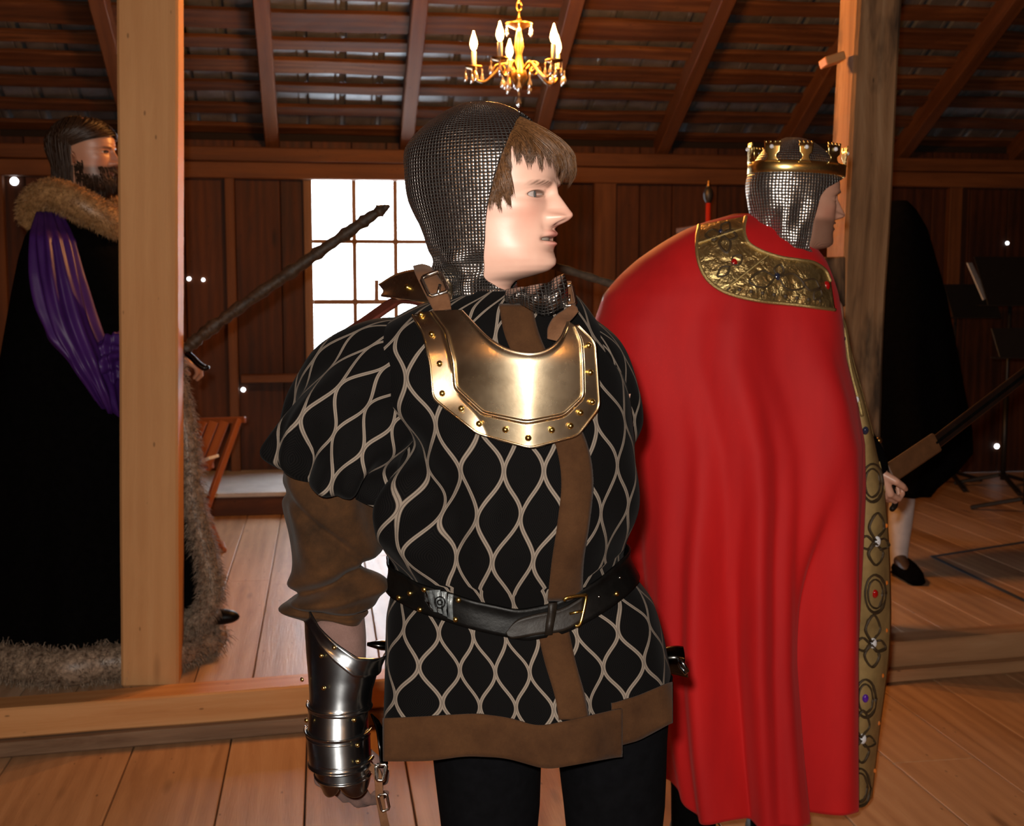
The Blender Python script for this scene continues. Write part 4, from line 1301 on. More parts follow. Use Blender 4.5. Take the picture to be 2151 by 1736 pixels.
# suede placket down the front
def strip_px(name, cl, half, off, mat, parent, n=60, thick=.004):
    c = catmull([(x, y, h) for (x, y), h in zip(cl, half)], n)
    R_ = []
    for s in np.linspace(-1, 1, 9):
        R_.append(tunic_px(c[:, 0] + s * c[:, 2], c[:, 1] + 0 * s, off + .002 * (1 - s * s)))
    return sheet(name, np.array(R_).transpose(1, 0, 2), mat, parent, thick=thick, offset=0)
strip_px('placket', [(1082, 640), (1095, 700), (1120, 760), (1160, 850), (1198, 930), (1212, 1010), (1204, 1100), (1192, 1180), (1186, 1262)], [34, 36, 36, 34, 33, 33, 33, 33, 36], .006, M['suede'], tunic)
strip_px('placket', [(1160, 1318), (1176, 1390), (1196, 1460), (1206, 1512)], [33, 32, 31, 32], .006, M['suede'], tunic, 30)

# --- puffed upper sleeve (viewer's left) and shoulder on the far side
def arm_loft(name, axis, halfw, depth_h, nrm_tilt, d_axis, mat, parent, nph=120, nz=80, folds=None, uvs=(.16, .125), close_end=True):
    """axis/halfw in photo pixels at distance d_axis; rings stand square to the axis"""
    ax = catmull([(x, y, h) for (x, y), h in zip(axis, halfw)], nz)
    dh = np.interp(np.linspace(0, 1, nz), np.linspace(0, 1, len(depth_h)), depth_h)
    dax = np.interp(np.linspace(0, 1, nz), np.linspace(0, 1, len(d_axis)), d_axis)
    ti = np.interp(np.linspace(0, 1, nz), np.linspace(0, 1, len(nrm_tilt)), nrm_tilt)
    ph = np.linspace(-np.pi, np.pi, nph, endpoint=False)
    rows, uv = [], []
    L = 0; prev = None
    for j in range(nz):
        c = np.array(tuple(P(ax[j, 0], ax[j, 1], dax[j])))
        hw = ax[j, 2] / FPX * dax[j]
        an = math.radians(ti[j])
        sx = np.array((math.cos(an), 0, -math.sin(an)))      # across direction in the picture plane
        f = folds(ph, j / (nz - 1)) if folds else 0
        pts = c + np.outer(np.sin(ph) * (hw + f), sx) + np.outer(-np.cos(ph) * (dh[j] + f), np.array((0, 1, 0)))
        if prev is not None: L += np.linalg.norm(c - prev)
        prev = c
        rows.append(pts)
        uv.append(np.stack([np.append(ph, np.pi) * uvs[0], np.full(nph + 1, -L / uvs[1])], -1))
    return sheet(name, np.array(rows), mat, parent, closed_u=True, uv=np.array(uv), caps=close_end, flip=True)
def puff_folds(ph, t):
    e = sstep(.35, .95, t)
    f = e * (.016 * np.sin(6 * ph + .8) + .010 * np.sin(11 * ph + 2.2) + .006 * np.sin(17 * ph))
    f = f + .010 * np.sin(5 * ph + 9 * t) * sstep(.1, .4, t)
    f = f + .012 * np.exp(-((t - .82) / .1) ** 2)
    return f - .035 * sstep(.93, 1.0, t)
puff = arm_loft('puffed_sleeve', [(905, 730), (845, 765), (785, 820), (742, 890), (716, 950), (700, 1000), (696, 1018)], [70, 116, 136, 142, 136, 118, 88], [.06, .095, .112, .115, .112, .10, .085], [62, 52, 40, 30, 24, 22, 22], [KD, KD - .005, KD - .015, KD - .02, KD - .02, KD - .02, KD - .02], M['velvet'], knight, folds=puff_folds, uvs=(.125, .115))
def puff2(ph, t): return .010 * np.sin(6 * ph + 1) * sstep(.2, .8, t)
arm_loft('puffed_sleeve', [(1210, 690), (1252, 740), (1272, 810), (1278, 880), (1276, 930)], [40, 58, 62, 60, 44], [.07, .10, .11, .105, .08], [-40, -15, 0, 0, 0], [KD + .01, KD + .03, KD + .06, KD + .09, KD + .11], M['velvet'], knight, folds=puff2, uvs=(.12, .115))
# --- lower suede sleeve
def low_folds(ph, t):
    f = .005 * np.sin(3 * ph + 6 * t) + .003 * np.sin(5 * ph - 9 * t + 1)
    # the deep crease inside the elbow, running down to the right
    k = t - (.62 - .10 * np.sin(ph))
    f = f - .026 * np.exp(-(k / .045) ** 2) + .012 * np.exp(-((k - .11) / .06) ** 2)
    k2 = t - (.80 + .06 * np.sin(ph + .5))
    f = f - .012 * np.exp(-(k2 / .03) ** 2)
    k3 = t - (.38 + .16 * np.sin(ph - .3))
    return f - .008 * np.exp(-(k3 / .03) ** 2)
slv = arm_loft('suede_sleeve', [(700, 960), (694, 1020), (695, 1080), (703, 1140), (706, 1200), (694, 1245), (698, 1280), (712, 1305)], [92, 102, 106, 100, 94, 98, 84, 56], [.07, .072, .074, .07, .066, .068, .06, .04], [16, 16, 12, 8, 4, 2, 0, 0], [KD - .02] * 8, M['sleeve'], knight, folds=low_folds)
# suede sleeve of the far arm
arm_loft('suede_sleeve', [(1274, 910), (1262, 1000), (1230, 1090), (1190, 1140)], [44, 48, 44, 30], [.065, .07, .06, .05], [0, 5, 20, 30], [KD + .10, KD + .13, KD + .17, KD + .2], M['sleeve'], knight)

# --- gorget
go_out = [(863, 661), (887, 700), (902, 763), (908, 837), (1002, 912), (1114, 943), (1214, 917), (1261, 856), (1255, 770), (1251, 718), (1212, 680)]
go_mid = [(905, 652), (938, 697), (953, 760), (957, 815), (1015, 869), (1106, 888), (1184, 873), (1225, 834), (1224, 770), (1221, 718), (1206, 682)]
go_in = [(966, 648), (985, 668), (1004, 688), (1030, 713), (1066, 734), (1112, 743), (1146, 737), (1170, 720), (1184, 700), (1190, 684), (1194, 672)]
def polyres(pts, n, key):
    """resample with corners kept: key = parameter per point"""
    t = np.linspace(0, 1, n); p = np.array(pts, float)
    return np.stack([np.interp(t, key, p[:, 0]), np.interp(t, key, p[:, 1])], -1)
gkey = np.array([0, .09, .18, .28, .42, .56, .68, .78, .87, .94, 1.0])
NG = 150
gO, gM, gI = polyres(go_out, NG, gkey), polyres(go_mid, NG, gkey), polyres(go_in, NG, gkey)
def rnd(a, w):
    k = np.ones(2 * w + 1) / (2 * w + 1); return np.stack([np.convolve(np.pad(a[:, i], w, 'edge'), k, 'valid') for i in (0, 1)], -1)
gO, gM, gI = rnd(gO, 2), rnd(gM, 2), rnd(gI, 9)
XCG = P(1112, 800, 1.66).x
def g_depth(px, py):
    x = (px - IMG_W / 2) / FPX * 1.67 - XCG
    z = P(1112, 800, 1.66).z - (py - 800) / FPX * 1.66
    up = np.maximum(z - P(1112, 770, 1.66).z, 0)
    d = 1.652 + 2.1 * x * x + .105 * np.sqrt(x * x + .00002) + 4.6 * up * up * (up < .06) + (up >= .06) * (4.6 * .0036 + .552 * (up - .06))
    return d
rows = []
ts = np.concatenate([np.linspace(0, .62, 22), np.linspace(.64, .72, 10), np.linspace(.74, .97, 12), np.linspace(.975, 1.0, 5)])
for t in ts:
    if t < .68: q = gI + (gM - gI) * (t / .68)
    else: q = gM + (gO - gM) * ((t - .68) / .32)
    relief = -.0045 * np.exp(-((t - .68) / .012) ** 2) + .004 * (t > .70) * 1.0 - .003 * np.exp(-((t - 1.0) / .012) ** 2) - .004 * np.exp(-(t / .03) ** 2)
    rows.append(Pn(q[:, 0], q[:, 1], np.minimum(g_depth(q[:, 0], q[:, 1]), tunic_px(q[:, 0], q[:, 1], .012)[:, 1]) + relief))
gorget = sheet('gorget', np.array(rows), M['gorget'], knight, thick=.003, offset=0)
gorget.modifiers['solid'].use_rim = True
def rivet(px, py, d, r, parent, mat=None, nrm=(0, -1, 0)):
    p = P(px, py, d)
    return lathe('rivet', [(r, 0.0), (r * .95, r * .35), (r * .65, r * .75), (r * .2, r * .95)], mat or M['brass_rivet'], parent, 10, p, axis=Vector(nrm))
for zx, zy in ((872, 325), (933, 436), (978, 603), (993, 771), (1101, 857), (1201, 943), (1349, 976), (1478, 1023), (1610, 978), (1716, 955), (1772, 880), (1838, 820), (1828, 653), (1818, 500)):
    px, py = 560 + zx / 2.689, 540 + zy / 2.689
    rivet(px, py, float(min(g_depth(np.array(px), np.array(py)), tunic_px(px, py, .012)[1])) - .0005, .0046, gorget, nrm=((px - 1112) / 300, -1, 0.1))
# --- back collar plate, straps and buckles
def px_sheet(name, rows_px, mat, parent, thick=.003, nn=30, off=0):
    R_ = [catmull([tuple(P(*p)) for p in r], nn) for r in rows_px]
    R2 = np.array(R_)
    # densify between the rows
    out = [catmull([tuple(R2[j, i]) for j in range(len(R2))], 12) for i in range(nn)]
    return sheet(name, np.array(out), mat, parent, thick=thick, offset=off)
bp = px_sheet('back_collar_plate', [[(796, 598, 1.93), (836, 575, 1.88), (884, 566, 1.83), (925, 575, 1.80), (950, 600, 1.79)],
                                  [(806, 612, 1.90), (842, 604, 1.85), (886, 602, 1.80), (925, 608, 1.775), (950, 622, 1.77)],
                                  [(800, 622, 1.88), (842, 628, 1.83), (888, 634, 1.785), (925, 640, 1.765), (946, 650, 1.76)]], M['gorget'], knight, .003)
rivet(856, 604, 1.825, .005, bp, nrm=(-.5, -1, .2))
st = px_sheet('shoulder_strap', [[(868, 562, 1.83), (872, 575, 1.79), (884, 600, 1.765), (900, 630, 1.748), (912, 654, 1.735)],
                                 [(886, 558, 1.83), (894, 573, 1.785), (908, 598, 1.758), (922, 628, 1.74), (930, 652, 1.73)],
                                 [(902, 562, 1.83), (914, 575, 1.785), (930, 598, 1.758), (944, 628, 1.74), (948, 650, 1.73)]], M['leather_strap'], gorget, .005)
def buckle(name, quad, mat, parent, r=.0028, tongue=None):
    pts = [tuple(P(*q)) for q in quad]
    loop = []
    for i in range(4):
        a, b_ = np.array(pts[i]), np.array(pts[(i + 1) % 4])
        for t in (.12, .5, .88): loop.append(a + (b_ - a) * t)
    loop.append(loop[0])
    o = tube(name, [tuple(p) for p in loop], r, mat, parent, 8)
    if tongue: tube('tongue', [tuple(P(*q)) for q in tongue], r * .8, mat, o, 6)
    return o
buckle('buckle', [(884, 584, 1.757), (924, 568, 1.757), (942, 612, 1.742), (903, 624, 1.742)], M['buckle'], st, .003, [(924, 598, 1.745), (920, 618, 1.738)])
# right strap: loops from the gorget tip up to the collar
st2 = px_sheet('shoulder_strap', [[(1150, 712, 1.70), (1152, 690, 1.71), (1164, 668, 1.715), (1186, 652, 1.725), (1204, 640, 1.735)],
                                  [(1166, 716, 1.695), (1168, 692, 1.703), (1178, 674, 1.708), (1196, 660, 1.72), (1212, 648, 1.73)],
                                  [(1182, 720, 1.69), (1182, 698, 1.697), (1190, 682, 1.70), (1204, 668, 1.715), (1214, 656, 1.725)]], M['leather_strap'], gorget, .004)
buckle('buckle', [(1184, 604, 1.775), (1202, 598, 1.775), (1210, 640, 1.755), (1186, 644, 1.755)], M['buckle'], st2, .0025, [(1196, 620, 1.765), (1196, 634, 1.76)])
px_sheet('shoulder_strap', [[(1186, 640, 1.76), (1187, 615, 1.775), (1188, 592, 1.79)], [(1206, 638, 1.758), (1203, 615, 1.773), (1200, 592, 1.79)]], M['leather_strap'], gorget, .003)
# --- stiff leather shoulder flap seen edge-on behind the arm
fl_ = px_sheet('leather_shoulder_flap', [[(655, 748, 1.96), (700, 712, 1.95), (760, 672, 1.94), (815, 634, 1.92), (845, 624, 1.89), (890, 634, 1.84), (918, 652, 1.80)],
                                         [(661, 757, 1.93), (712, 722, 1.92), (770, 684, 1.91), (822, 648, 1.89), (848, 634, 1.86), (892, 643, 1.81), (920, 660, 1.77)]], M['maroon'], knight, .006, 50)
for px, py in ((690, 732), (725, 705), (762, 680), (797, 655)):
    rivet(px, py, 1.922, .0028, fl_, M['buckle'])

# --- belt
nb_ = 160
pb = np.linspace(-np.pi, np.pi, nb_, endpoint=False)
rows = []
for t in np.linspace(-1, 1, 9):
    xcb, ab, _ = ring(np.full(nb_, BZ0))
    zc = belt_z(xcb + ab * np.sin(pb)) + t * .0215
    rows.append(tunic_pt(pb, zc, .0075 + .001 * (1 - t * t)))
R0 = np.array(rows)
R0[:] = R0[:]
belt = sheet('belt', R0, M['belt'], knight, closed_u=True, thick=.004, offset=0, flip=False)
def belt_px(px, py, off): return tunic_px(np.array(px, float), np.array(py, float), off)
# overlapped pointed tip, keeper and buckle
tip_top = [(1062, 1330), (1085, 1304), (1120, 1292), (1180, 1278), (1225, 1254)]
tip_bot = [(1066, 1336), (1080, 1342), (1130, 1334), (1185, 1326), (1222, 1306)]
ct, cbb = catmull([(x, y, 0) for x, y in tip_top], 40), catmull([(x, y, 0) for x, y in tip_bot], 40)
sheet('belt_tip', np.array([belt_px((ct * (1 - t) + cbb * t)[:, 0], (ct * (1 - t) + cbb * t)[:, 1], .0165) for t in np.linspace(0, 1, 8)]), M['belt_tip'], belt, thick=.004, offset=0)
kq = [[(1152, 1268), (1150, 1290), (1146, 1312), (1144, 1336)], [(1170, 1266), (1168, 1288), (1164, 1310), (1160, 1334)]]
sheet('belt_keeper', np.array([belt_px([p[0] for p in r], [p[1] for p in r], .021) for r in kq]), M['belt_tip'], belt, thick=.003, offset=0)
bq = [(1184, 1262), (1192, 1256), (1226, 1251), (1231, 1256), (1222, 1300), (1216, 1314), (1208, 1315)]
loop = [tuple(belt_px(x, y, .024)) for x, y in bq]
tube('belt_buckle', [tuple(p) for p in catmull(loop, 30)], .0024, M['brass_rivet'], belt, 8)
tube('belt_buckle_pin', [tuple(belt_px(1222, 1284, .026)), tuple(belt_px(1196, 1290, .022))], .002, M['brass_rivet'], belt, 8)
def onbelt(px, py, r, mat=None):
    p = belt_px(px, py, .0105)
    return lathe('belt_rivet', [(r, 0.0), (r, r * .3), (r * .6, r * .7), (r * .1, r * .85)], mat or M['brass_rivet'], belt, 10, p, axis=Vector(((px - 1080) / 330, -1, 0)))
for px, py in ((861, 1247), (891, 1239), (838, 1256), (882, 1281), (963, 1261), (957, 1302), (1295, 1248)): onbelt(px, py, .0042)
for px, py in ((1258, 1254), (1302, 1214)): onbelt(px, py, .002, M['buckle'])
# worn shiny patch with tooled crest on the belt
wornm = plain('worn_silver_leather_patch', (0.13, 0.145, 0.15), 0.35, 0.3, 0.5, 90, 0.4)
pl0 = [[(892, 1242), (920, 1240), (950, 1250)], [(893, 1262), (922, 1262), (948, 1272)], [(908, 1284), (928, 1290), (950, 1304)]]
pr_ = []
for r in pl0:
    c = catmull([(x, y, 0) for x, y in r], 14); pr_.append(belt_px(c[:, 0] + 3 * np.sin(np.arange(14) * 2.1), c[:, 1], .0112))
crest = sheet('belt_patch', np.array(pr_), wornm, belt, thick=.0016, offset=0)
tube('tooled_crest', [tuple(belt_px(924 + 11 * math.cos(t), 1266 + 12 * math.sin(t), .0125)) for t in np.linspace(0, 6.28, 14)], .0011, M['belt'], crest, 5)
tube('tooled_crest', [tuple(belt_px(924 + 5 * math.cos(t), 1266 + 5 * math.sin(t), .0125)) for t in np.linspace(0, 6.28, 10)], .0012, M['belt'], crest, 5)

# --- trousers and shoes
for lx, w_ in (((1020, 1622), 112), ((1292, 1612), 104)):
    px = lx[0]
    c0 = KX(px)
    rows = []
    nn = 48
    ph = np.linspace(-np.pi, np.pi, nn, endpoint=False)
    for z, rw, dx in ((.86, .088, 0), (.76, .086, 0), (.66, .078, .004), (.55, .068, .006), (.47, .06, .008), (.38, .062, .01), (.26, .055, .012), (.16, .047, .012), (.07, .05, .012)):
        f = .004 * np.sin(5 * ph + z * 30)
        rows.append(np.stack([c0 + dx + (rw + f) * np.sin(ph), KD + .0 - (rw * 1.05 + f) * np.cos(ph), np.full(nn, z)], -1))
    sheet('trouser_leg', np.array(rows), M['trouser'], knight, closed_u=True, flip=True, sub=1)
    rows = []
    for t in np.linspace(0, 1, 10):
        yy = KD + .07 - .26 * t; w = .045 * math.sin(math.pi * (.18 + .72 * t)) ** .5; h = .075 * (1 - .55 * t)
        rows.append([(c0 + .012 + w * math.cos(a), yy, max(0.002, .5 * h + .5 * h * math.sin(a))) for a in np.linspace(0, 2 * math.pi, 16, endpoint=False)])
    sheet('shoe', np.array(rows), M['belt'], knight, closed_u=True, caps=True)

# --- gauntlet
gaunt = arm_loft('glove_cuff', [(708, 1292), (712, 1340), (718, 1400), (726, 1460), (730, 1520), (726, 1580), (718, 1625)], [58, 58, 52, 48, 44, 42, 36], [.04, .042, .042, .038, .034, .03, .024], [0] * 7, [KD - .03, KD - .04, KD - .05, KD - .065, KD - .08, KD - .095, KD - .10], M['glove'], knight, 40, 30)
gaunt.name = 'glove'
GD = KD - .03
def gdep(py): return GD - .00020 * (np.asarray(py, float) - 1290)     # the forearm hangs slightly forward
def plate_ring(name, rows_, parent, ph0, ph1, nn=60, thick=.002, bead=True, top_cut=None):
    """curved plate around the forearm: rows (py, xl, xr, depth)"""
    n = 26
    tab = np.array(rows_, float)
    pyv = np.linspace(tab[0, 0], tab[-1, 0], n)
    ph = np.linspace(ph0, ph1, nn)
    R_ = []
    for t in np.linspace(0, 1, n):
        r0 = top_cut(ph) if top_cut else np.full(nn, tab[0, 0])
        py = r0 + (tab[-1, 0] - r0) * t
        xl, xr, b_ = [np.interp(py, tab[:, 0], tab[:, k]) for k in (1, 2, 3)]
        fl2 = 0
        rise = .004 * math.exp(-(t / .035) ** 2) + (.003 * math.exp(-((t - 1) / .04) ** 2) if bead else 0)
        c = (xl + xr) / 2; h = (xr - xl) / 2
        D_ = gdep(py)
        x = (c - IMG_W / 2) / FPX * D_ + (h / FPX * D_ + rise) * np.sin(ph)
        y = D_ - (b_ + rise) * np.cos(ph)
        z = np.array([P(700, q, gdep(q) - .04).z for q in py])
        R_.append(np.stack([x, y, z], -1))
    return sheet(name, np.array(R_), M['steel'], parent, thick=thick, offset=0, flip=True)
def cuff_cut(ph):
    px = 712 + 92 * np.sin(ph)
    return np.interp(px, [620, 640, 665, 700, 745, 790, 812], [1268, 1278, 1312, 1342, 1374, 1386, 1390])
def cuff_cut2(ph): return cuff_cut(ph) + 34
cuff = plate_ring('gauntlet_cuff', [(1268, 632, 815, .062), (1340, 633, 812, .062), (1385, 635, 806, .06), (1430, 638, 784, .055), (1470, 640, 772, .052), (1505, 640, 768, .05)], knight, -1.75, 1.75, 80, .0025, True, cuff_cut)
cuff2 = plate_ring('cuff_border', [(1300, 630, 817, .066), (1340, 631, 814, .066), (1385, 633, 808, .063), (1425, 634, 800, .06)], cuff, -1.7, 1.72, 80, .002, True, cuff_cut)
bpy.data.objects.remove(cuff2)
rowsb = []
phb = np.linspace(-1.7, 1.72, 80)
for t in np.linspace(0, 1, 8):
    py = cuff_cut(phb) + 40 * t
    tab = np.array([(1268, 630, 817, .0655), (1385, 632, 808, .0635), (1440, 634, 784, .060)])
    xl, xr, b_ = [np.interp(py, tab[:, 0], tab[:, k]) for k in (1, 2, 3)]
    rise = .002 * math.exp(-((t - 1) / .15) ** 2) + .0015 * math.exp(-(t / .15) ** 2)
    c = (xl + xr) / 2; h = (xr - xl) / 2
    rowsb.append(np.stack([(c - IMG_W / 2) / FPX * gdep(py) + (h / FPX * gdep(py) + rise) * np.sin(phb), gdep(py) - (b_ + rise) * np.cos(phb), np.array([P(700, q, gdep(q) - .04).z for q in py])], -1))
sheet('cuff_border', np.array(rowsb), M['steel'], cuff, thick=.002, offset=0, flip=True)
lames = [[(1494, 637, 764, .052), (1520, 636, 764, .052), (1562, 634, 765, .053)], [(1548, 631, 767, .055), (1580, 633, 768, .054), (1624, 637, 769, .053)],
         [(1608, 642, 770, .052), (1625, 645, 768, .050), (1648, 650, 766, .048)]]
for L_ in lames:
    plate_ring('gauntlet_lame', L_, cuff, -1.65, 1.5, 60, .002, True)
# knuckle plate with rounded finger lobes
def knuckle():
    n = 90; ph = np.linspace(-1.5, 1.5, n)
    R_ = []
    for t in np.linspace(0, 1, 20):
        lobe = np.abs(np.sin((ph + .05) * 2.0)) ** .5
        pyb = 1652 + 30 * lobe
        py = 1636 + (pyb - 1636) * t
        xl = 650 + (py - 1640) * .35; xr = 768 - (py - 1640) * .12; b_ = .048 - .010 * t * t
        c = (xl + xr) / 2; h = (xr - xl) / 2
        R_.append(np.stack([(c - IMG_W / 2) / FPX * gdep(py) + h / FPX * gdep(py) * np.sin(ph), gdep(py) - b_ * np.cos(ph), np.array([P(700, q, gdep(q) - .04).z for q in py])], -1))
    return sheet('knuckle_plate', np.array(R_), M['steel'], cuff, thick=.002, offset=0, flip=True)
knuckle()
for px, py in ((702, 1361), (675, 1378), (785, 1406), (773, 1434), (680, 1446), (637, 1296), (644, 1514), (744, 1513), (751, 1566), (752, 1600), (635, 1428)):
    s_ = (px - 704) / 72.0; s_ = max(-.98, min(.98, s_))
    yy = float(gdep(py)) - .060 * math.sqrt(max(0, 1 - s_ * s_)) - .003
    p = P(px, py, yy)
    lathe('rivet', [(.0036, 0), (.0034, .0012), (.0022, .0026), (.0005, .0032)], M['brass_rivet'], cuff, 10, p, axis=Vector((s_, -1, 0)))
# gloved fingers curl inside the plates, thumb with plate, hanging strap with a tubular buckle
hc = hand_mesh(P(712, 1530, gdep(1530) + .02), (0, -.05, -1), (.5, .85, 0), (1, -.2, 0), .18, (.9, .95, 1.0, 1.05))
fm = fuse(hc, .004, 3)
link('glove_hand', fm, M['glove'], gaunt)
px_sheet('thumb_plate', [[(779, 1500, 1.75), (790, 1530, 1.735), (796, 1570, 1.72), (800, 1612, 1.715)], [(795, 1515, 1.75), (806, 1540, 1.74), (812, 1575, 1.73), (814, 1606, 1.725)]], M['black_steel'], cuff, .003)
px_sheet('glove_strap', [[(766, 1612, 1.725), (786, 1630, 1.715), (790, 1680, 1.710), (800, 1736, 1.715), (806, 1770, 1.725)], [(776, 1600, 1.725), (800, 1622, 1.713), (806, 1676, 1.710), (818, 1736, 1.720), (824, 1770, 1.730)]], M['leather_strap'], cuff, .004)
buckle('strap_buckle', [(790, 1608, 1.710), (812, 1606, 1.710), (806, 1640, 1.707), (792, 1640, 1.707)], M['buckle'], cuff, .003)
buckle('strap_buckle', [(794, 1672, 1.705), (812, 1668, 1.705), (818, 1700, 1.705), (802, 1706, 1.705)], M['buckle'], cuff, .002)

# --- dagger through the back of the belt
dag = empty('dagger', P(1330, 1380, KD + .13))
tag(dag, 'black dagger with flared steel pommel stuck behind the black tunic', 'dagger')
def dp(px, py, d): return tuple(P(px, py, d))
tube('grip', [dp(1300, 1385, KD + .14), dp(1360, 1388, KD + .12), dp(1404, 1390, KD + .10)], [.012, .012, .013], M['black_plastic'], dag, 12)
px_sheet('pommel', [[(1396, 1366, KD + .09), (1420, 1363, KD + .09), (1434, 1364, KD + .09)], [(1396, 1385, KD + .075), (1418, 1384, KD + .072), (1438, 1388, KD + .072)], [(1398, 1408, KD + .09), (1420, 1412, KD + .09), (1446, 1418, KD + .09)]], M['black_steel'], dag, .012)
tube('pommel_ring', [dp(1428, 1386, KD + .065), dp(1436, 1396, KD + .06), dp(1444, 1410, KD + .062), dp(1441, 1416, KD + .068), dp(1430, 1402, KD + .07), dp(1424, 1390, KD + .07), dp(1428, 1386, KD + .065)], .0032, M['steel'], dag, 8)
tube('scabbard', [dp(1290, 1385, KD + .145), dp(1100, 1372, KD + .19), dp(900, 1360, KD + .16), dp(800, 1356, KD + .12), dp(772, 1354, KD + .11)], [(.017, .011), (.016, .010), (.014, .009), (.011, .008), (.003, .003)], M['black_steel'], dag, 12)
# ================================================================== THE CROWNED MAN (red cape)
QD = 2.95
king = empty('person', (P(1560, 900, QD).x, QD, 0.0))
tag(king, 'person in long red cape with gold collar, mail hood and crown, seen from behind', 'person')
red_b = NB('red_cape_cloth')
_n = red_b.noise(red_b.coord('Object', (1, 1, .25)), 6, 4); _w = red_b.noise(red_b.coord('Object'), 600, 2)
red_b.set(Base_Color=red_b.ramp(_n, [(0.3, (0.40, 0.006, 0.008)), (0.7, (0.56, 0.010, 0.010))]), Roughness=0.7, Sheen_Weight=0.15)
red_b.b.inputs['Sheen Tint'].default_value = (1, .25, .25, 1); red_b.b.inputs['Specular IOR Level'].default_value = 0.25
red_b.bump(_w, 0.15, 0.001)
M['red'] = red_b.m
def lame():
    b = NB('crinkled_gold_lame')
    n = b.noise(b.coord('Object'), 34, 4, 0.55, 1.2); n2 = b.noise(b.coord('Object'), 300, 2)
    b.set(Base_Color=b.ramp(n, [(0.3, (0.34, 0.23, 0.09)), (0.7, (0.70, 0.52, 0.22))]), Metallic=0.9, Roughness=0.34)
    b.bump(b.math('ADD', n, b.math('MULTIPLY', n2, .1)), 0.7, 0.012)
    return b.m
M['lame'] = lame()
M['trim_gold'] = plain('dull_gold_trim_cloth', (0.33, 0.22, 0.085), 0.55, 0.15, 0.22, 25, 0.2)
M['paint'] = plain('dark_painted_motif', (0.045, 0.026, 0.010), 0.6)
M['braid'] = plain('gold_braid', (0.55, 0.40, 0.16), 0.35, 0.8, 0.35, 500, 0.5)
def gem_m(n, c, tr=.3):
    b = NB(n); b.set(Base_Color=c, Roughness=0.06, IOR=1.7); b.b.inputs['Coat Weight'].default_value = 1.0
    return b.m
M['gem_red'] = gem_m('red_gem', (0.35, 0.004, 0.004)); M['gem_white'] = gem_m('clear_gem', (0.75, 0.75, 0.78))
M['gem_purple'] = gem_m('purple_gem', (0.08, 0.01, 0.30)); M['gem_black'] = gem_m('dark_gem', (0.02, 0.025, 0.05)); M['gem_orange'] = gem_m('orange_bead', (0.65, 0.16, 0.02))

C_ROWS = [(452, 1548, 1600, .03), (464, 1490, 1640, .06), (482, 1440, 1672, .09), (510, 1392, 1702, .115), (545, 1342, 1728, .135), (580, 1304, 1742, .15), (620, 1270, 1754, .165), (680, 1248, 1763, .18),
          (760, 1252, 1773, .19), (850, 1280, 1796, .20), (950, 1308, 1812, .205), (1050, 1318, 1812, .205), (1200, 1320, 1804, .205), (1400, 1336, 1794, .205), (1600, 1372, 1786, .205), (1728, 1398, 1783, .205)]
_cz = []
for py, xl, xr, b_ in C_ROWS:
    a0, a1 = P(xl, py, QD), P(xr, py, QD)
    _cz.append((P(1560, py, QD - b_ * .9).z, (a0.x + a1.x) / 2, (a1.x - a0.x) / 2, b_))
_cz = np.array(_cz[::-1])
def c_ring(z): return [smooth_tab(_cz[:, 0], _cz[:, k], z, .012) for k in (1, 2, 3)]
CT, CB = _cz[-1, 0], _cz[0, 0]
def cape_pt(phi, z, off=0.0):
    xc, a, b_ = c_ring(z)
    t = np.clip((CT - z) / (CT - CB), 0, 1)
    g = sstep(.16, .75, t)
    f = g * (.028 * np.sin(7 * phi + .4 + .6 * np.sin(3 * t)) + .016 * np.sin(12.5 * phi + 2.0 + t) + .007 * np.sin(21 * phi + 4 * t))
    f = f + .014 * np.sin(6 * phi + 7 * t) * sstep(.05, .2, t) * (1 - g)
    # a long soft fold slanting down from the right shoulder blade
    k = phi - (.95 - 1.0 * (t - .18))
    f = f + .022 * np.exp(-(k / .14) ** 2) * sstep(.15, .3, t) * sstep(.75, .45, t)
    k2 = phi - (.62 - .05 * t)
    f = f - .03 * np.exp(-(k2 / .22) ** 2) * sstep(.42, .65, t)
    n = 2.2
    A, Bq = a + (f + off) * .5, b_ + f + off
    r = ((np.abs(np.sin(phi)) / A) ** n + (np.abs(np.cos(phi)) / Bq) ** n) ** (-1 / n)
    return np.stack([xc + r * np.sin(phi), QD - r * np.cos(phi), z + 0 * phi], -1)
def cape_px(px, py, off=0.0):
    px = np.asarray(px, float); py = np.asarray(py, float)
    d = np.full(px.shape, QD - .15)
    for _ in range(10):
        p = Pn(px, py, d)
        xc, a, b_ = c_ring(p[..., 2])
        phi = np.arcsin(np.clip((p[..., 0] - xc) / (a + off), -.98, .98))
        for _k in range(3):
            q = cape_pt(phi, p[..., 2], off)
            phi = np.clip(phi + (p[..., 0] - q[..., 0]) / (np.maximum(a, .04) * np.maximum(np.cos(phi), .25)), -1.52, 1.52)
        q = cape_pt(phi, p[..., 2], off)
        d = .5 * d + .5 * q[..., 1]
    return Pn(px, py, d)
nn = 200
ph = np.linspace(-2.6, 1.72, nn)
rows = []
for t in np.linspace(0, 1, 170):
    z = CT + (CB - CT) * t
    hem = t ** 12 * (.045 * sstep(-.7, -1.5, ph) + .006 * np.sin(9 * ph))
    rows.append(cape_pt(ph, np.full(nn, z) + hem))
cape = sheet('red_cape', np.array(rows), M['red'], king, thick=.004, offset=1, flip=True)
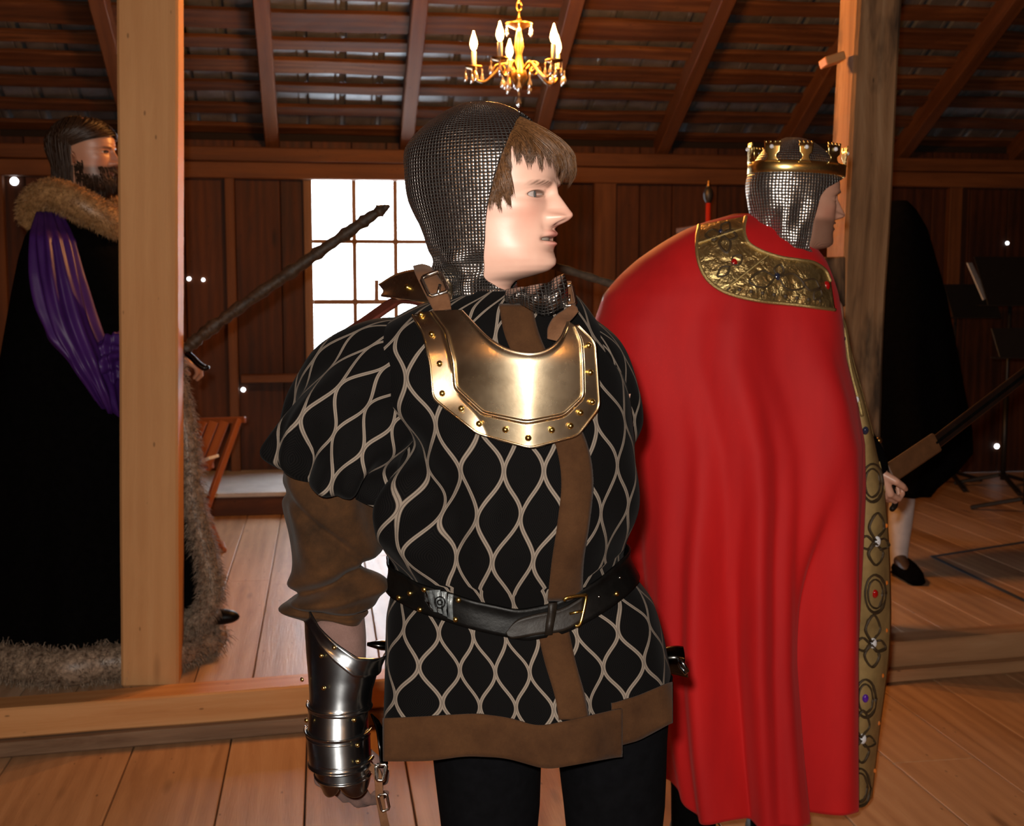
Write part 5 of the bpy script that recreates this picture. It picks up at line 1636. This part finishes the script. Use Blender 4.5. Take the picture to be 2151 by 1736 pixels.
# --- gold collar on the cape
col_in = [(1566, 456), (1562, 476), (1564, 496), (1574, 513), (1600, 528), (1640, 541), (1680, 547), (1708, 552), (1732, 568), (1744, 592)]
col_out = [(1468, 474), (1463, 505), (1466, 545), (1480, 580), (1505, 604), (1540, 620), (1600, 633), (1668, 640), (1714, 646), (1753, 651)]
ci, co_ = catmull([(x, y, 0) for x, y in col_in], 90), catmull([(x, y, 0) for x, y in col_out], 90)
rows = []
for t in np.linspace(0, 1, 26):
    q = ci * (1 - t) + co_ * t
    rows.append(cape_px(q[:, 0], q[:, 1], .013 + .003 * math.sin(math.pi * t)))
collar = sheet('gold_collar', np.array(rows), M['lame'], king, thick=.004, offset=0)
CR = np.array(rows)
for k in (0, -1):
    tube('braid_edge', [tuple(p + np.array((0, -.004, 0))) for p in CR[k]], .0045, M['braid'], collar, 7)
for s in (44, 12):
    tube('seam_braid', [tuple(p + np.array((0, -.003, .001))) for p in CR[:, s]], .0028, M['braid'], collar, 6)
def motif(px, py, loops, parent, pxf, r=.0050):
    for pts in loops:
        c = catmull([(px + x, py + y, 0) for x, y in pts], 26)
        q = pxf(c[:, 0], c[:, 1])
        tube('painted_line', [tuple(v) for v in q], [(r, r * .5)] * 26, M['paint'], parent, 6)
def petal(an, L, w):
    a = math.radians(an); e = (math.cos(a), math.sin(a)); s = (-e[1], e[0])
    return [(e[0] * 3, e[1] * 3), (e[0] * L * .5 + s[0] * w, e[1] * L * .5 + s[1] * w), (e[0] * L, e[1] * L), (e[0] * L * .5 - s[0] * w, e[1] * L * .5 - s[1] * w), (e[0] * 3, e[1] * 3)]
cpx = lambda x, y: cape_px(x, y, .0165)
motif(1517, 492, [petal(75, 42, 13), petal(175, 36, 12), petal(-60, 26, 10), petal(10, 30, 9)], collar, cpx)
motif(1535, 558, [petal(140, 36, 10), petal(-40, 30, 10)], collar, cpx)
motif(1632, 582, [petal(170, 60, 18), petal(20, 60, 17), petal(-75, 26, 10)], collar, cpx)
motif(1724, 606, [petal(200, 40, 13), petal(120, 28, 9)], collar, cpx)
for i in range(9):
    x = 1530 + i * 24; y = 606 + i * 3.4
    p = cape_px(x, y, .0165); sph('painted_dot', p, .005, M['paint'], collar, 8, 5, (1, .4, 1))
def gem(px, py, r, mat, parent, pxf, off=.014, sc=(1, .6, 1.3)):
    p = pxf(np.array(px, float), np.array(py, float))
    return sph('gem', p, r, mat, parent, 8, 5, sc)
gem(1514, 488, .006, M['gem_black'], collar, cpx); gem(1542, 553, .0085, M['gem_red'], collar, cpx); gem(1632, 582, .008, M['gem_black'], collar, cpx); gem(1736, 601, .009, M['gem_red'], collar, cpx)

# --- front edge of the cape turned out: gold trim with painted flowers and gems
tl = [(1752, 640, QD + .0), (1766, 690, QD + .0), (1776, 760, QD - .0), (1797, 850, QD), (1812, 950, QD + .01), (1812, 1050, QD + .01), (1805, 1200, QD + .01), (1795, 1400, QD + .01), (1786, 1550, QD + .01), (1782, 1690, QD + .01)]
tr_ = [(1760, 636, QD + .06), (1776, 690, QD + .06), (1794, 770, QD + .06), (1818, 860, QD + .07), (1842, 950, QD + .08), (1858, 1050, QD + .09), (1870, 1200, QD + .10), (1868, 1350, QD + .10), (1850, 1520, QD + .10), (1830, 1676, QD + .09)]
A_ = catmull([tuple(P(*q)) for q in tl], 110); B_ = catmull([tuple(P(*q)) for q in tr_], 110)
rows = []
for s in np.linspace(0, 1, 14):
    q = A_ * (1 - s) + B_ * s
    q = q + np.array((0, -.022 * math.sin(math.pi * s), 0)) + .004 * np.sin(np.linspace(0, 26, 110) + 3 * s)[:, None] * np.array((0, 1, 0))
    rows.append(q)
TR = np.array(rows).transpose(1, 0, 2)
trim = sheet('gold_trim', TR, M['trim_gold'], king, thick=.004, offset=0)
def trim_px(px, py):
    """closest point on the trim strip under a photo pixel"""
    px = np.atleast_1d(np.asarray(px, float)); py = np.atleast_1d(np.asarray(py, float))
    flat = TR.reshape(-1, 3)
    tt = flat[:, 1]
    # project the strip
    yv = flat[:, 1]; zv = flat[:, 2] - CAM_Z
    dep = yv * CP - zv * SP; upc = yv * SP + zv * CP
    sx = IMG_W / 2 + FPX * flat[:, 0] / dep; sy = IMG_H / 2 - FPX * upc / dep
    out = []
    for a, b_ in zip(px, py):
        k = np.argsort((sx - a) ** 2 + (sy - b_) ** 2)[:4]
        d = flat[k, 1].mean()
        out.append(tuple(P(a, b_, d - .006)))
    return np.array(out)
for py, px in ((1138, 1838), (1352, 1830), (1553, 1808)):
    motif(px, py, [petal(-85, 60, 15), petal(172, 34, 14), petal(20, 30, 12), petal(88, 50, 15)], trim, trim_px, .0056)
    gem(px + 4, py, .0105, M['gem_white'], trim, lambda x, y: trim_px(x, y)[0])
for py, px, g_ in ((1015, 1832, None), (1248, 1838, 'gem_red'), (1468, 1818, 'gem_purple'), (1655, 1806, None)):
    for k_, (rx, ry) in enumerate(((21, 40), (15, 30))):
        motif(px, py, [[(rx * math.cos(t), ry * math.sin(t)) for t in np.linspace(0, 2 * math.pi, 9)]], trim, trim_px, .0055 - .001 * k_)
    if g_: gem(px, py, .0085, M[g_], trim, lambda x, y: trim_px(x, y)[0])
for i, py in enumerate((1085, 1205, 1305, 1400, 1500, 1600)):
    gem(1812 - i * 4, py, .0045, M['gem_orange'], trim, lambda x, y: trim_px(x, y)[0])
    gem(1862 - max(0, i - 2) * 8, py + 20, .0045, M['gem_orange'], trim, lambda x, y: trim_px(x, y)[0])
    gem(1806 - i * 4, py + 30, .0040, M['paint'], trim, lambda x, y: trim_px(x, y)[0])
tube('braid_edge', [tuple(p + np.array((0, -.003, 0))) for p in TR[:60, -1]], .003, M['braid'], trim, 6)
tube('braid_edge', [tuple(p + np.array((0, -.003, 0))) for p in TR[:40, 3]], .004, M['braid'], trim, 6)
for px, py, r, g_ in ((1818, 905, .008, 'gem_black'), (1800, 840, .006, 'gem_white'), (1772, 712, .006, 'gem_black')):
    gem(px, py, r, M[g_], trim, lambda x, y: trim_px(x, y)[0])

# --- body: head, torso, legs, sword arm and hand
q_o = P(1660, 523, QD - .03)
qhead = Head(q_o, 101, .238, pitch=-2, nose=1.0, mouth_open=.012, eye_h=.018, brow=1.2)
bc = []
nk = Vector(tuple(qhead.world(np.array(-.07), np.array(0.), np.array(-.25))))
cap(nk, .055, nk + Vector((-.05, .02, -.1)), .075)
cap(nk + Vector((-.05, .02, -.1)), .075, Vector((P(1540, 900, QD).x, QD, 1.05)), .13)
cap(Vector((P(1540, 900, QD).x, QD, 1.05)), .13, Vector((P(1540, 900, QD).x, QD + .02, .92)), .14)
for dx in (-.09, .11):
    hip = Vector((P(1545, 900, QD).x + dx, QD + .02, .90)); kn = hip + Vector((.01, .03, -.42)); an = kn + Vector((0, -.03, -.40))
    cap(hip, .085, kn, .052); cap(kn, .05, an, .026); cap(an, .026, an + Vector((.01, .16, -.05)), .018)
sh_ = P(1720, 660, QD); el_ = P(1770, 880, QD + .08); wr_k = P(1838, 990, QD + .14)
cap(nk + Vector((-.05, .02, -.1)), .07, sh_, .06); cap(sh_, .055, el_, .045); cap(el_, .042, wr_k, .03)
sh2 = P(1310, 640, QD); el2_ = P(1300, 830, QD + .12); wr2_ = P(1340, 700, QD + .28)
cap(nk + Vector((-.05, .02, -.1)), .07, sh2, .055); cap(sh2, .055, el2_, .045); cap(el2_, .042, wr2_, .03)
limb = fuse(bc, .012, 4)
hcap = hand_mesh(P(1838, 982, QD + .13), (.30, .1, -.95), (.75, .65, .1), (.45, -.75, .25), .165, (1.6, 1.65, 1.7, 1.75), .9)
hcap.append((Vector(tuple(wr_k)), .028, P(1838, 982, QD + .13), .024))
hmesh = fuse(hcap, .0035, 3)
both = join_meshes('limbs', [limb, hmesh])
skin_q = (0.55, 0.30, 0.21)
body_object(king, qhead, lambda x, y, z: qhead.colors(x, y, z, skin_q, (0.42, 0.15, 0.12), (0.04, 0.02, 0.01), (0.07, 0.035, 0.02), .8, .35), both, skin_q, skin_q)
for sd in (-1, 1): eyeball(king, qhead, sd, (0.06, 0.05, 0.04), (1, 0, -.05))
def q_folds(th, z):
    low = sstep(.62, .2, z) * sstep(-.12, .12, z)
    f = low * (.016 * np.sin(6 * th + 5 * z) + .012 * np.sin(10 * th - 9 * z))
    return f + .02 * np.exp(-((z - .2) / .15) ** 2) * np.exp(-((np.abs(th) - np.pi) / .6) ** 2)
q_to = [(1.05, 0), (.80, 0), (.72, 6), (.66, 34), (.58, 56), (.50, 65), (.40, 68), (.25, 71), (.12, 71), (.03, 72), (-.02, 66), (-.06, 30), (-.12, 8), (-.3, 5)]
q_of = [(1.05, .03), (.9, .03), (.7, .03), (.5, .035), (.3, .05), (.1, .07), (0, .08), (-.1, .09), (-.2, .09), (-.35, .1)]
hood_sheet('mail_hood', qhead, M['mail2'], king, q_to, q_of, -.20, folds=q_folds, thick=.0025, top_lift=.075)
# --- boots and dark hose under the cape
for dx in (-.09, .11):
    c0 = P(1545, 900, QD).x + dx + .01
    rows = [[(c0 + (r * math.cos(a)), QD + .04 + r * 1.05 * math.sin(a), z) for a in np.linspace(0, 2 * math.pi, 20, endpoint=False)] for z, r in ((.9, .1), (.7, .09), (.5, .075), (.35, .068), (.2, .058), (.09, .056), (.03, .054))]
    sheet('hose', np.array(rows), M['black_cloth'], king, closed_u=True)
    rows = []
    for t in np.linspace(0, 1, 10):
        yy = QD - .03 + .27 * t; w = .05 * math.sin(math.pi * (.2 + .7 * t)) ** .5; h = .11 * (1 - .62 * t)
        rows.append([(c0 + w * math.cos(a), yy, max(.002, .5 * h + .5 * h * math.sin(a))) for a in np.linspace(0, 2 * math.pi, 16, endpoint=False)])
    sheet('boot', np.array(rows), M['belt_tip'], king, closed_u=True, caps=True)
# dark doublet and sleeve seen at the throat and the wrist
dp_ = [Vector(tuple(qhead.world(np.array(.05), np.array(0.), np.array(-.14)))), nk + Vector((.0, .03, -.06)), nk + Vector((-.03, .05, -.2)), Vector((P(1550, 900, QD).x, QD + .04, .98))]
sheet('doublet', tube_arr(catmull(dp_, 16), [(.066 + .006 * i, .058 + .005 * i) for i in range(16)], 24), M['black_cloth'], king, closed_u=True, caps=True)
tube('doublet_sleeve', [tuple(v) for v in catmull([sh_ + Vector((-.02, .03, 0)), el_, P(1826, 966, QD + .12), P(1838, 984, QD + .135)], 16)], [.06, .06, .06, .058, .056, .054, .052, .05, .048, .045, .043, .041, .039, .037, .036, .035], M['black_cloth'], king, 14)

# ------------------------------------------------------------------ crown
crown = empty('crown', tuple(qhead.world(np.array(0.), np.array(0.), np.array(.70))))
tag(crown, 'polished gold crown with castle-shaped points on the dark mail hood', 'crown')
def crown_pt(th, z, off=0.0):
    x, y = qhead.base(np.asarray(th, float), np.full(np.shape(th), .73), .046 + off)
    return qhead.world(x + .015, y, np.zeros(np.shape(th)) + z, False)
tc = np.linspace(-np.pi, np.pi, 96, endpoint=False)
sheet('band', np.array([crown_pt(tc, z, o) for z, o in ((.712, 0), (.716, .006), (.765, .006), (.815, .006), (.819, 0))]), M['gold'], crown, closed_u=True, thick=.0025, offset=0)
shape = [(-.030, .0), (.030, .0)]
def merlon(th0):
    """castle tower point: flared foot, waist, square head with crenels"""
    zz = [.805, .83, .85, .868, .884, .90, .945, .985]
    hw = [.085, .062, .045, .043, .056, .080, .085, .088]
    rows = []
    for z, h in zip(zz, hw):
        rows.append(crown_pt(th0 + np.linspace(-1, 1, 13) * h * 2.1, z, .008 + .02 * max(0, z - .82)))
    m_ = sheet('castle_point', np.array(rows), M['gold'], crown, thick=.003, offset=0)
    for k in range(4):
        u = (-.86 + k * .573)
        c0 = th0 + np.linspace(u - .15, u + .15, 4) * .088 * 2.1
        sheet('crenel', np.array([crown_pt(c0, z, .008 + .02 * (z - .82)) for z in (.98, 1.005)]), M['gold'], m_, thick=.003, offset=0)
    p = crown_pt(np.array(th0), .945, .024)
    sph('pearl', p, .0052, M['gem_white'], m_, 10, 7)
for k in range(8): merlon(math.radians(-98 + 45 * k))

# ------------------------------------------------------------------ sword in his right hand
sw = empty('sword', P(1862, 1000, QD + .15))
tag(sw, 'long brown-sheathed sword with dark hilt pointing to the right edge', 'sword')
scab_m = plain('brown_scabbard_leather', (0.10, 0.042, 0.016), 0.5, 0, 0.2, 40)
s0, s1, s2, s3 = P(1868, 996, QD + .17), P(1958, 936, QD + .26), P(2060, 858, QD + .36), P(2190, 758, QD + .48)
dirs = (s3 - s0).normalized()
beam('scabbard_throat', s0, s1 + dirs * .02, .014, .052, scab_m, sw, .004, up=(-.5, 0, .8))
beam('blade', s1, s3, .008, .036, metal('dim_blade_steel', (0.28, 0.22, 0.17), 0.35), sw, .003, up=(-.5, 0, .8))
beam('blade_fuller', s1 + Vector((0, -.006, 0)), s3 + Vector((0, -.006, 0)), .004, .008, M['belt'], sw, .001, up=(-.5, 0, .8))
g0 = P(1856, 1004, QD + .155)
tube('grip', [g0, P(1830, 1022, QD + .12)], .012, M['belt_tip'], sw, 10)
tube('cross_guard', [tuple(v) for v in catmull([P(1844, 926, QD + .16), P(1852, 950, QD + .165), P(1862, 992, QD + .165), P(1876, 1036, QD + .165), P(1880, 1060, QD + .16), P(1872, 1072, QD + .15)], 18)], [.006] + [.008] * 16 + [.006], M['belt_tip'], sw, 8)
sph('guard_knob', P(1846, 926, QD + .16), .009, M['brass'], sw, 10, 7)
sph('pommel', P(1826, 1025, QD + .115), .018, M['brass'], sw, 12, 8)
# the dark staff held across in the other, hidden hand
stf = tube('staff', [tuple(v) for v in catmull([P(1090, 536, QD + .33), P(1186, 566, QD + .32), P(1284, 597, QD + .30), P(1400, 634, QD + .28), P(1520, 672, QD + .25)], 24)], [.011 + .0015 * math.sin(i * 2.3) for i in range(24)], plain('dark_bark', (0.05, 0.033, 0.018), 0.8, 0, 0.5, 60, 0.6), None, 10)
tag(stf, 'dark rough staff slanting down behind the red cape shoulder', 'staff')
# ================================================================== MAN IN PURPLE (behind the left post)
LD = 4.28
man = empty('person', (P(200, 900, LD).x, LD, PZ))
tag(man, 'bearded person with long dark hair, purple sleeve and fur-trimmed black robe', 'person')
l_o = P(178, 398, LD)
lhead = Head(l_o, 84, .242, pitch=1, nose=1.0, eye_h=.020)
bc = []
nk = Vector(tuple(lhead.world(np.array(-.07), np.array(0.), np.array(-.25))))
ctr = P(170, 800, LD).x
cap(nk, .055, nk + Vector((-.02, 0, -.1)), .08)
cap(nk + Vector((-.02, 0, -.12)), .09, Vector((ctr, LD, 1.05)), .14)
cap(Vector((ctr, LD, 1.05)), .14, Vector((ctr, LD, .95)), .14)
for dy in (-.10, .10):
    hip = Vector((ctr, LD + dy, 1.0)); kn = hip + Vector((.02, 0, -.44)); an = kn + Vector((-.02, 0, -.34))
    cap(hip, .09, kn, .06); cap(kn, .058, an, .042); cap(an, .04, an + Vector((.16, 0, -.05)), .032)
shA = P(120, 500, LD - .14); elA = P(175, 780, LD - .16); wrA = P(236, 850, LD - .14)
shB = P(140, 500, LD + .16); elB = P(220, 720, LD + .14); wrB = P(345, 765, LD - .02)
for a, e, w in ((shA, elA, wrA), (shB, elB, wrB)):
    cap(nk + Vector((-.02, 0, -.1)), .07, a, .06); cap(a, .055, e, .045); cap(e, .042, w, .03)
limb = fuse(bc, .012, 4)
hA = fuse(hand_mesh(wrA, (.8, 0, -.25), (0, .9, -.3), (.1, -.2, .9), .19, (.7, .75, .8, .85)), .0035, 3)
hB = fuse(hand_mesh(wrB, (.95, -.05, .1), (0, .5, -.8), (-.1, -.9, .1), .19, (1.2, 1.25, 1.3, 1.3), .8), .0035, 3)
both = join_meshes('limbs', [limb, hA, hB])
skin_l = (0.50, 0.25, 0.15)
body_object(man, lhead, lambda x, y, z: lhead.colors(x, y, z, skin_l, (0.36, 0.13, 0.10), (0.03, 0.014, 0.007), (0.05, 0.022, 0.010), .95, .3), both, skin_l, skin_l)
for sd in (-1, 1): eyeball(man, lhead, sd, (0.07, 0.06, 0.05))
# ear on the near side
ep = []
for j, rr_ in enumerate((1.0, .86, .62, .3, .04)):
    row = []
    for a in np.linspace(0, 2 * np.pi, 24, endpoint=False):
        hx_ = .055 * rr_ * math.cos(a) * (1 - .25 * math.sin(a)); hz_ = .105 * rr_ * math.sin(a)
        row.append(lhead.world(np.array(-.015 + hx_ - .03 * (1 if False else 0) + .25 * hz_ * -.3), np.array(-.318 - (.035 if j in (0, 1) else .012) * (.4 + .6 * (math.cos(a) < .3))), np.array(.41 + hz_)))
    ep.append(row)
eo = sheet('ear', np.array(ep), M['skin'], man, closed_u=True, caps=True, thick=.004)
set_colors(eo.data, np.ones((len(eo.data.vertices), 3)) * np.array(skin_l) * .95)
# hair: cap plus long strands
lines = []
rg = random.Random(8)
for q in range(2200):
    t0 = rg.choice((-1, 1)) * math.radians(rg.uniform(0, 180))
    z0 = rg.uniform(.80, .99) if abs(t0) > .9 else rg.uniform(.73, .97)
    back = abs(t0) > math.radians(88)
    tt = np.linspace(0, 1, 9)
    if back:
        z1 = rg.uniform(-.28, .02); te = t0
    else:
        z1 = rg.uniform(.50, .62); te = math.copysign(math.radians(rg.uniform(92, 112)), t0)
    zz = z0 + (z1 - z0) * tt
    th = t0 + (te - t0) * np.clip(tt * 1.3, 0, 1)
    off = .02 + rg.uniform(.0, .06) + .04 * sstep(.4, 1, tt) * back
    x, y = lhead.base(th, np.clip(zz, -.3, .995), 0)
    hold = zz < .25
    xb, yb = lhead.base(th, np.full(9, .35), 0)
    if back: x, y = np.where(hold, np.minimum(x, xb * .95), x), np.where(hold, yb * .95, y)
    r = np.sqrt(x * x + y * y) + 1e-6
    lines.append(lhead.world(x * (1 + off / r), y * (1 + off / r), zz + .02 * sstep(.8, 1, zz)))
strands('hair', lines, .0028, M['hair_dark'], man)
lines = []
for q in range(900):
    t0 = math.radians(rg.uniform(-88, 88)); z0 = rg.uniform(-.02, .20) if abs(t0) < 1.1 else rg.uniform(.10, .38)
    if abs(t0) < .55 and rg.random() < .35: z0 = rg.uniform(.275, .30)
    p0 = lhead.pt(t0, z0); p1 = lhead.pt(t0, z0 - .02, .03); e = p1 - p0
    lines.append(np.array([p0, p0 + e * .5 + np.array((.003, 0, -.006)), p0 + e * .8 + np.array((.004, 0, -.022 - .02 * (z0 < .15)))]))
strands('beard', lines, .0017, M['hair_dark'], man)

# --- black robe with fur hem and front
purple = NB('purple_satin'); _n = purple.noise(purple.coord('Object', (1, 1, .4)), 9, 3)
purple.set(Base_Color=purple.ramp(_n, [(.3, (0.035, 0.008, 0.095)), (.7, (0.07, 0.018, 0.16))]), Roughness=0.45); purple.b.inputs['Specular IOR Level'].default_value = .35
R_ROWS = [(462, 85, 240, .12), (490, 62, 270, .18), (540, 48, 300, .21), (620, 32, 322, .22), (760, 8, 340, .23), (860, -6, 352, .24), (960, -16, 368, .26), (1080, -26, 388, .28), (1200, -32, 404, .30), (1290, -34, 414, .31), (1375, -34, 418, .31)]
_rz = []
for py, xl, xr, b_ in R_ROWS:
    a0, a1 = P(xl, py, LD), P(xr, py, LD)
    _rz.append((P(200, py, LD - b_ * .6).z, (a0.x + a1.x) / 2, (a1.x - a0.x) / 2, b_))
_rz = np.array(_rz[::-1])
def robe_pt(phi, z, off=0.0):
    xc, a, b_ = [smooth_tab(_rz[:, 0], _rz[:, k], z, .015) for k in (1, 2, 3)]
    t = np.clip((_rz[-1, 0] - z) / (_rz[-1, 0] - _rz[0, 0]), 0, 1)
    f = sstep(.25, .9, t) * (.016 * np.sin(8 * phi + 1) + .010 * np.sin(13 * phi))
    return np.stack([xc + (a + f + off) * np.sin(phi), LD - (b_ + f + off) * np.cos(phi), z + 0 * phi], -1)
rzt, rzb = _rz[-1, 0], PZ + .05
ph = np.linspace(-np.pi, np.pi, 120, endpoint=False)
robe = sheet('robe', np.array([robe_pt(ph, np.full(120, rzt + (rzb - rzt) * t)) for t in np.linspace(0, 1, 80)]), M['black_cloth'], man, closed_u=True, caps=False, flip=True)
def fur_roll(name, path, rad, mat, parent, n_f, length, droop=.4, rs=.0022, jit=.35):
    c = catmull(path, 60)
    core = tube(name, [tuple(p) for p in c], rad, mat, parent, 12)
    pts, nr = [], []
    for _ in range(n_f):
        i = random.randint(1, 58); a = random.uniform(0, 2 * math.pi)
        t = c[i + 1] - c[i - 1]; t /= np.linalg.norm(t)
        _, y, z = frame_of(t)
        d = np.array(y) * math.cos(a) + np.array(z) * math.sin(a)
        pts.append(c[i] + (c[i + 1] - c[i]) * random.random() + d * rad * .9); nr.append(d + t * .3)
    f = fur('fur_pile', pts, nr, length, mat, core, 1, droop, rs, jit)
    f['kind'] = 'stuff'
    return core
# collar
fur_roll('fur_collar', [P(66, 462, LD - .02), P(76, 425, LD - .08), P(110, 408, LD - .13), P(160, 425, LD - .15), P(205, 450, LD - .13), P(246, 472, LD - .08), P(268, 470, LD + .02), P(240, 440, LD + .12)], .052, M['fur_tan'], man, 7500, .021, .3, .0012, .55)
fur_roll('fur_collar', [P(66, 455, LD + .02), P(80, 425, LD + .10), P(120, 415, LD + .15), P(180, 430, LD + .15)], .050, M['fur_tan'], man, 2500, .021, .3, .0012, .55)
# hem
hem_p = [tuple(robe_pt(np.array(a), np.array(PZ + .065), .015)) for a in np.linspace(-np.pi * .98, np.pi * .98, 30)]
fur_roll('fur_hem', hem_p, .060, M['fur_grey'], man, 8000, .046, .4, .0016, .5)
# front edge: fur falling open to the right of the post
fur_roll('fur_front', [P(352, 700, LD - .10), P(366, 800, LD - .10), P(384, 880, LD - .10), P(396, 960, LD - .10), P(404, 1050, LD - .10), P(424, 1130, LD - .10), P(440, 1200, LD - .10), P(442, 1258, LD - .10), P(415, 1300, LD - .10), P(370, 1322, LD - .10)], .034, M['fur_grey'], man, 5500, .036, .35, .0014, .5)
px_sheet('robe_front', [[(330, 880, LD - .05), (330, 1000, LD - .05), (330, 1150, LD - .05), (330, 1310, LD - .05)], [(380, 880, LD - .10), (395, 1000, LD - .10), (420, 1150, LD - .10), (428, 1290, LD - .10)]], M['black_cloth'], man, .006)
# --- purple satin sleeve
def satin(ph_, t):
    return .010 * np.sin(7 * ph_ + 3 * t) * sstep(.05, .4, t) + .006 * np.sin(13 * ph_ - 5 * t) + .008 * np.sin(4 * ph_ + 30 * t) * np.exp(-((t - .62) / .12) ** 2)
arm_loft('satin_sleeve', [(104, 446), (111, 500), (122, 580), (140, 660), (168, 730), (200, 790), (220, 835), (226, 856)], [22, 42, 52, 58, 62, 52, 34, 24], [.05, .08, .10, .11, .11, .10, .075, .05], [0, 5, 8, 14, 26, 36, 40, 40], [LD - .10, LD - .22, LD - .24, LD - .25, LD - .26, LD - .26, LD - .25, LD - .24], purple.m, man, folds=satin)
arm_loft('satin_sleeve', [(196, 790), (222, 770), (250, 752), (276, 745)], [52, 52, 50, 42], [.09, .09, .085, .07], [50, 70, 80, 85], [LD - .24, LD - .22, LD - .20, LD - .18], purple.m, man, folds=satin)
# shoe tip beneath the robe
sph('shoe', P(462, 1296, LD - .02), .05, M['belt'], man, 14, 8, (1.4, .7, .55))
# ------------------------------------------------------------------ his stick / sword
stk = empty('sword_stick', P(395, 745, LD - .1))
tag(stk, 'dark gnarled pointed stick with curved black hook, raised across the window', 'stick')
bark = plain('gnarled_black_bark', (0.050, 0.032, 0.018), 0.5, 0.0, 0.6, 70, 0.9)
pth = catmull([P(388, 736, LD - .1), P(430, 700, LD - .1), P(520, 634, LD - .1), P(620, 565, LD - .1), P(720, 496, LD - .1), P(790, 448, LD - .1), P(819, 432, LD - .1)], 60)
rad = [(.018 + .0045 * math.sin(i * 1.7) * math.sin(i * .6) + .004 * random.random()) * (1.05 if i < 14 else 1) * min(1.0, (60 - i) / 9 + .12) for i in range(60)]
tube('shaft', [tuple(p) for p in pth], rad, bark, stk, 12)
tube('hook', [tuple(v) for v in catmull([P(392, 742, LD - .11), P(404, 752, LD - .115), P(418, 766, LD - .12), P(432, 774, LD - .12), P(437, 768, LD - .12)], 16)], [.011] * 12 + [.010, .009, .008, .006], M['black_steel'], stk, 10)

# ================================================================== CLOAKED FIGURE (right, behind the post)
VD = 5.55
clk = empty('person', (P(1900, 900, VD).x, VD, PZ))
tag(clk, 'figure in long black hooded cloak with white stocking behind the rough post', 'person')
K_ROWS = [(422, 1872, 1905, .04), (440, 1845, 1922, .09), (480, 1818, 1945, .13), (540, 1806, 1962, .15), (620, 1796, 1985, .17), (720, 1788, 2002, .19), (820, 1782, 2018, .20), (900, 1780, 2032, .21), (950, 1790, 2034, .21), (990, 1810, 2000, .20), (1030, 1838, 1952, .17)]
rows = []
ph = np.linspace(-np.pi, np.pi, 80, endpoint=False)
for t in np.linspace(0, 1, 60):
    py = 422 + (1034 - 422) * t
    xl, xr, b_ = [np.interp(py, [r[0] for r in K_ROWS], [r[k] for r in K_ROWS]) for k in (1, 2, 3)]
    a0, a1 = P(xl, py, VD), P(xr, py, VD)
    f = .012 * np.sin(9 * ph + 2) * sstep(.3, .8, t)
    rows.append(np.stack([(a0.x + a1.x) / 2 + ((a1.x - a0.x) / 2 + f) * np.sin(ph), VD - (b_ + f) * np.cos(ph), np.full(80, a0.z)], -1))
sheet('cloak', np.array(rows), M['black_cloth'], clk, closed_u=True, caps=True, flip=True)
stocking = plain('white_stocking', (0.62, 0.58, 0.58), 0.8)
vh = Head(P(1888, 556, VD + .03), 150, .21)
bc = []
nk = Vector(tuple(vh.world(np.array(-.07), np.array(0.), np.array(-.25)))); vx = P(1890, 900, VD).x
cap(nk, .055, Vector((vx, VD, 1.25)), .11); cap(Vector((vx, VD, 1.25)), .12, Vector((vx, VD, .95)), .12)
fz = P(1893, 1220, VD - .12)
for dx, dy in ((0.0, 0.0), (-.16, .12)):
    hip = Vector((vx + dx * .6, VD + dy * .5, .95)); kn = Vector((vx + dx, VD - .02 + dy, .55)); an = Vector((P(1886, 1150, VD - .06).x + dx, VD - .06 + dy, PZ + .09))
    cap(hip, .085, kn, .055); cap(kn, .054, an, .036); cap(an, .036, an + Vector((.01, -.13, -.05)), .03)
body_object(clk, vh, lambda x, y, z: vh.colors(x, y, z, skin_l, (0.4, 0.15, 0.12), (0.03, 0.015, 0.01)), fuse(bc, .012, 4), skin_l, (0.05, 0.03, 0.02))
for dx, dy in ((0.0, 0.0), (-.16, .12)):
    sx = P(1888, 1100, VD - .05).x + dx
    rows = []
    a_ = np.linspace(0, 2 * np.pi, 24, endpoint=False)
    for z, r, ox in ((.62, .062, .008), (.52, .058, .008), (.42, .056, .006), (.34, .050, .002), (.27, .044, -.002), (.23, .046, -.004), (.20, .048, -.004), (PZ + .03, .046, -.002)):
        rows.append(np.stack([sx + ox + r * np.cos(a_), VD - .06 + dy + r * 1.05 * np.sin(a_), np.full(24, z)], -1))
    sheet('stocking', np.array(rows), stocking, clk, closed_u=True, sub=1)
    rows = []
    for t in np.linspace(0, 1, 12):
        yy = VD + .02 + dy - .27 * t; w = .056 * math.sin(math.pi * (.16 + .70 * t)) ** .5; h = .10 * (1 - .45 * t ** 2) * (1 if t < .9 else .75)
        rows.append([(sx + .006 + .02 * t + w * math.cos(a), yy, PZ + max(.002, .5 * h + .5 * h * math.sin(a))) for a in np.linspace(0, 2 * math.pi, 18, endpoint=False)])
    sheet('shoe', np.array(rows), M['black_cloth'], clk, closed_u=True, caps=True)
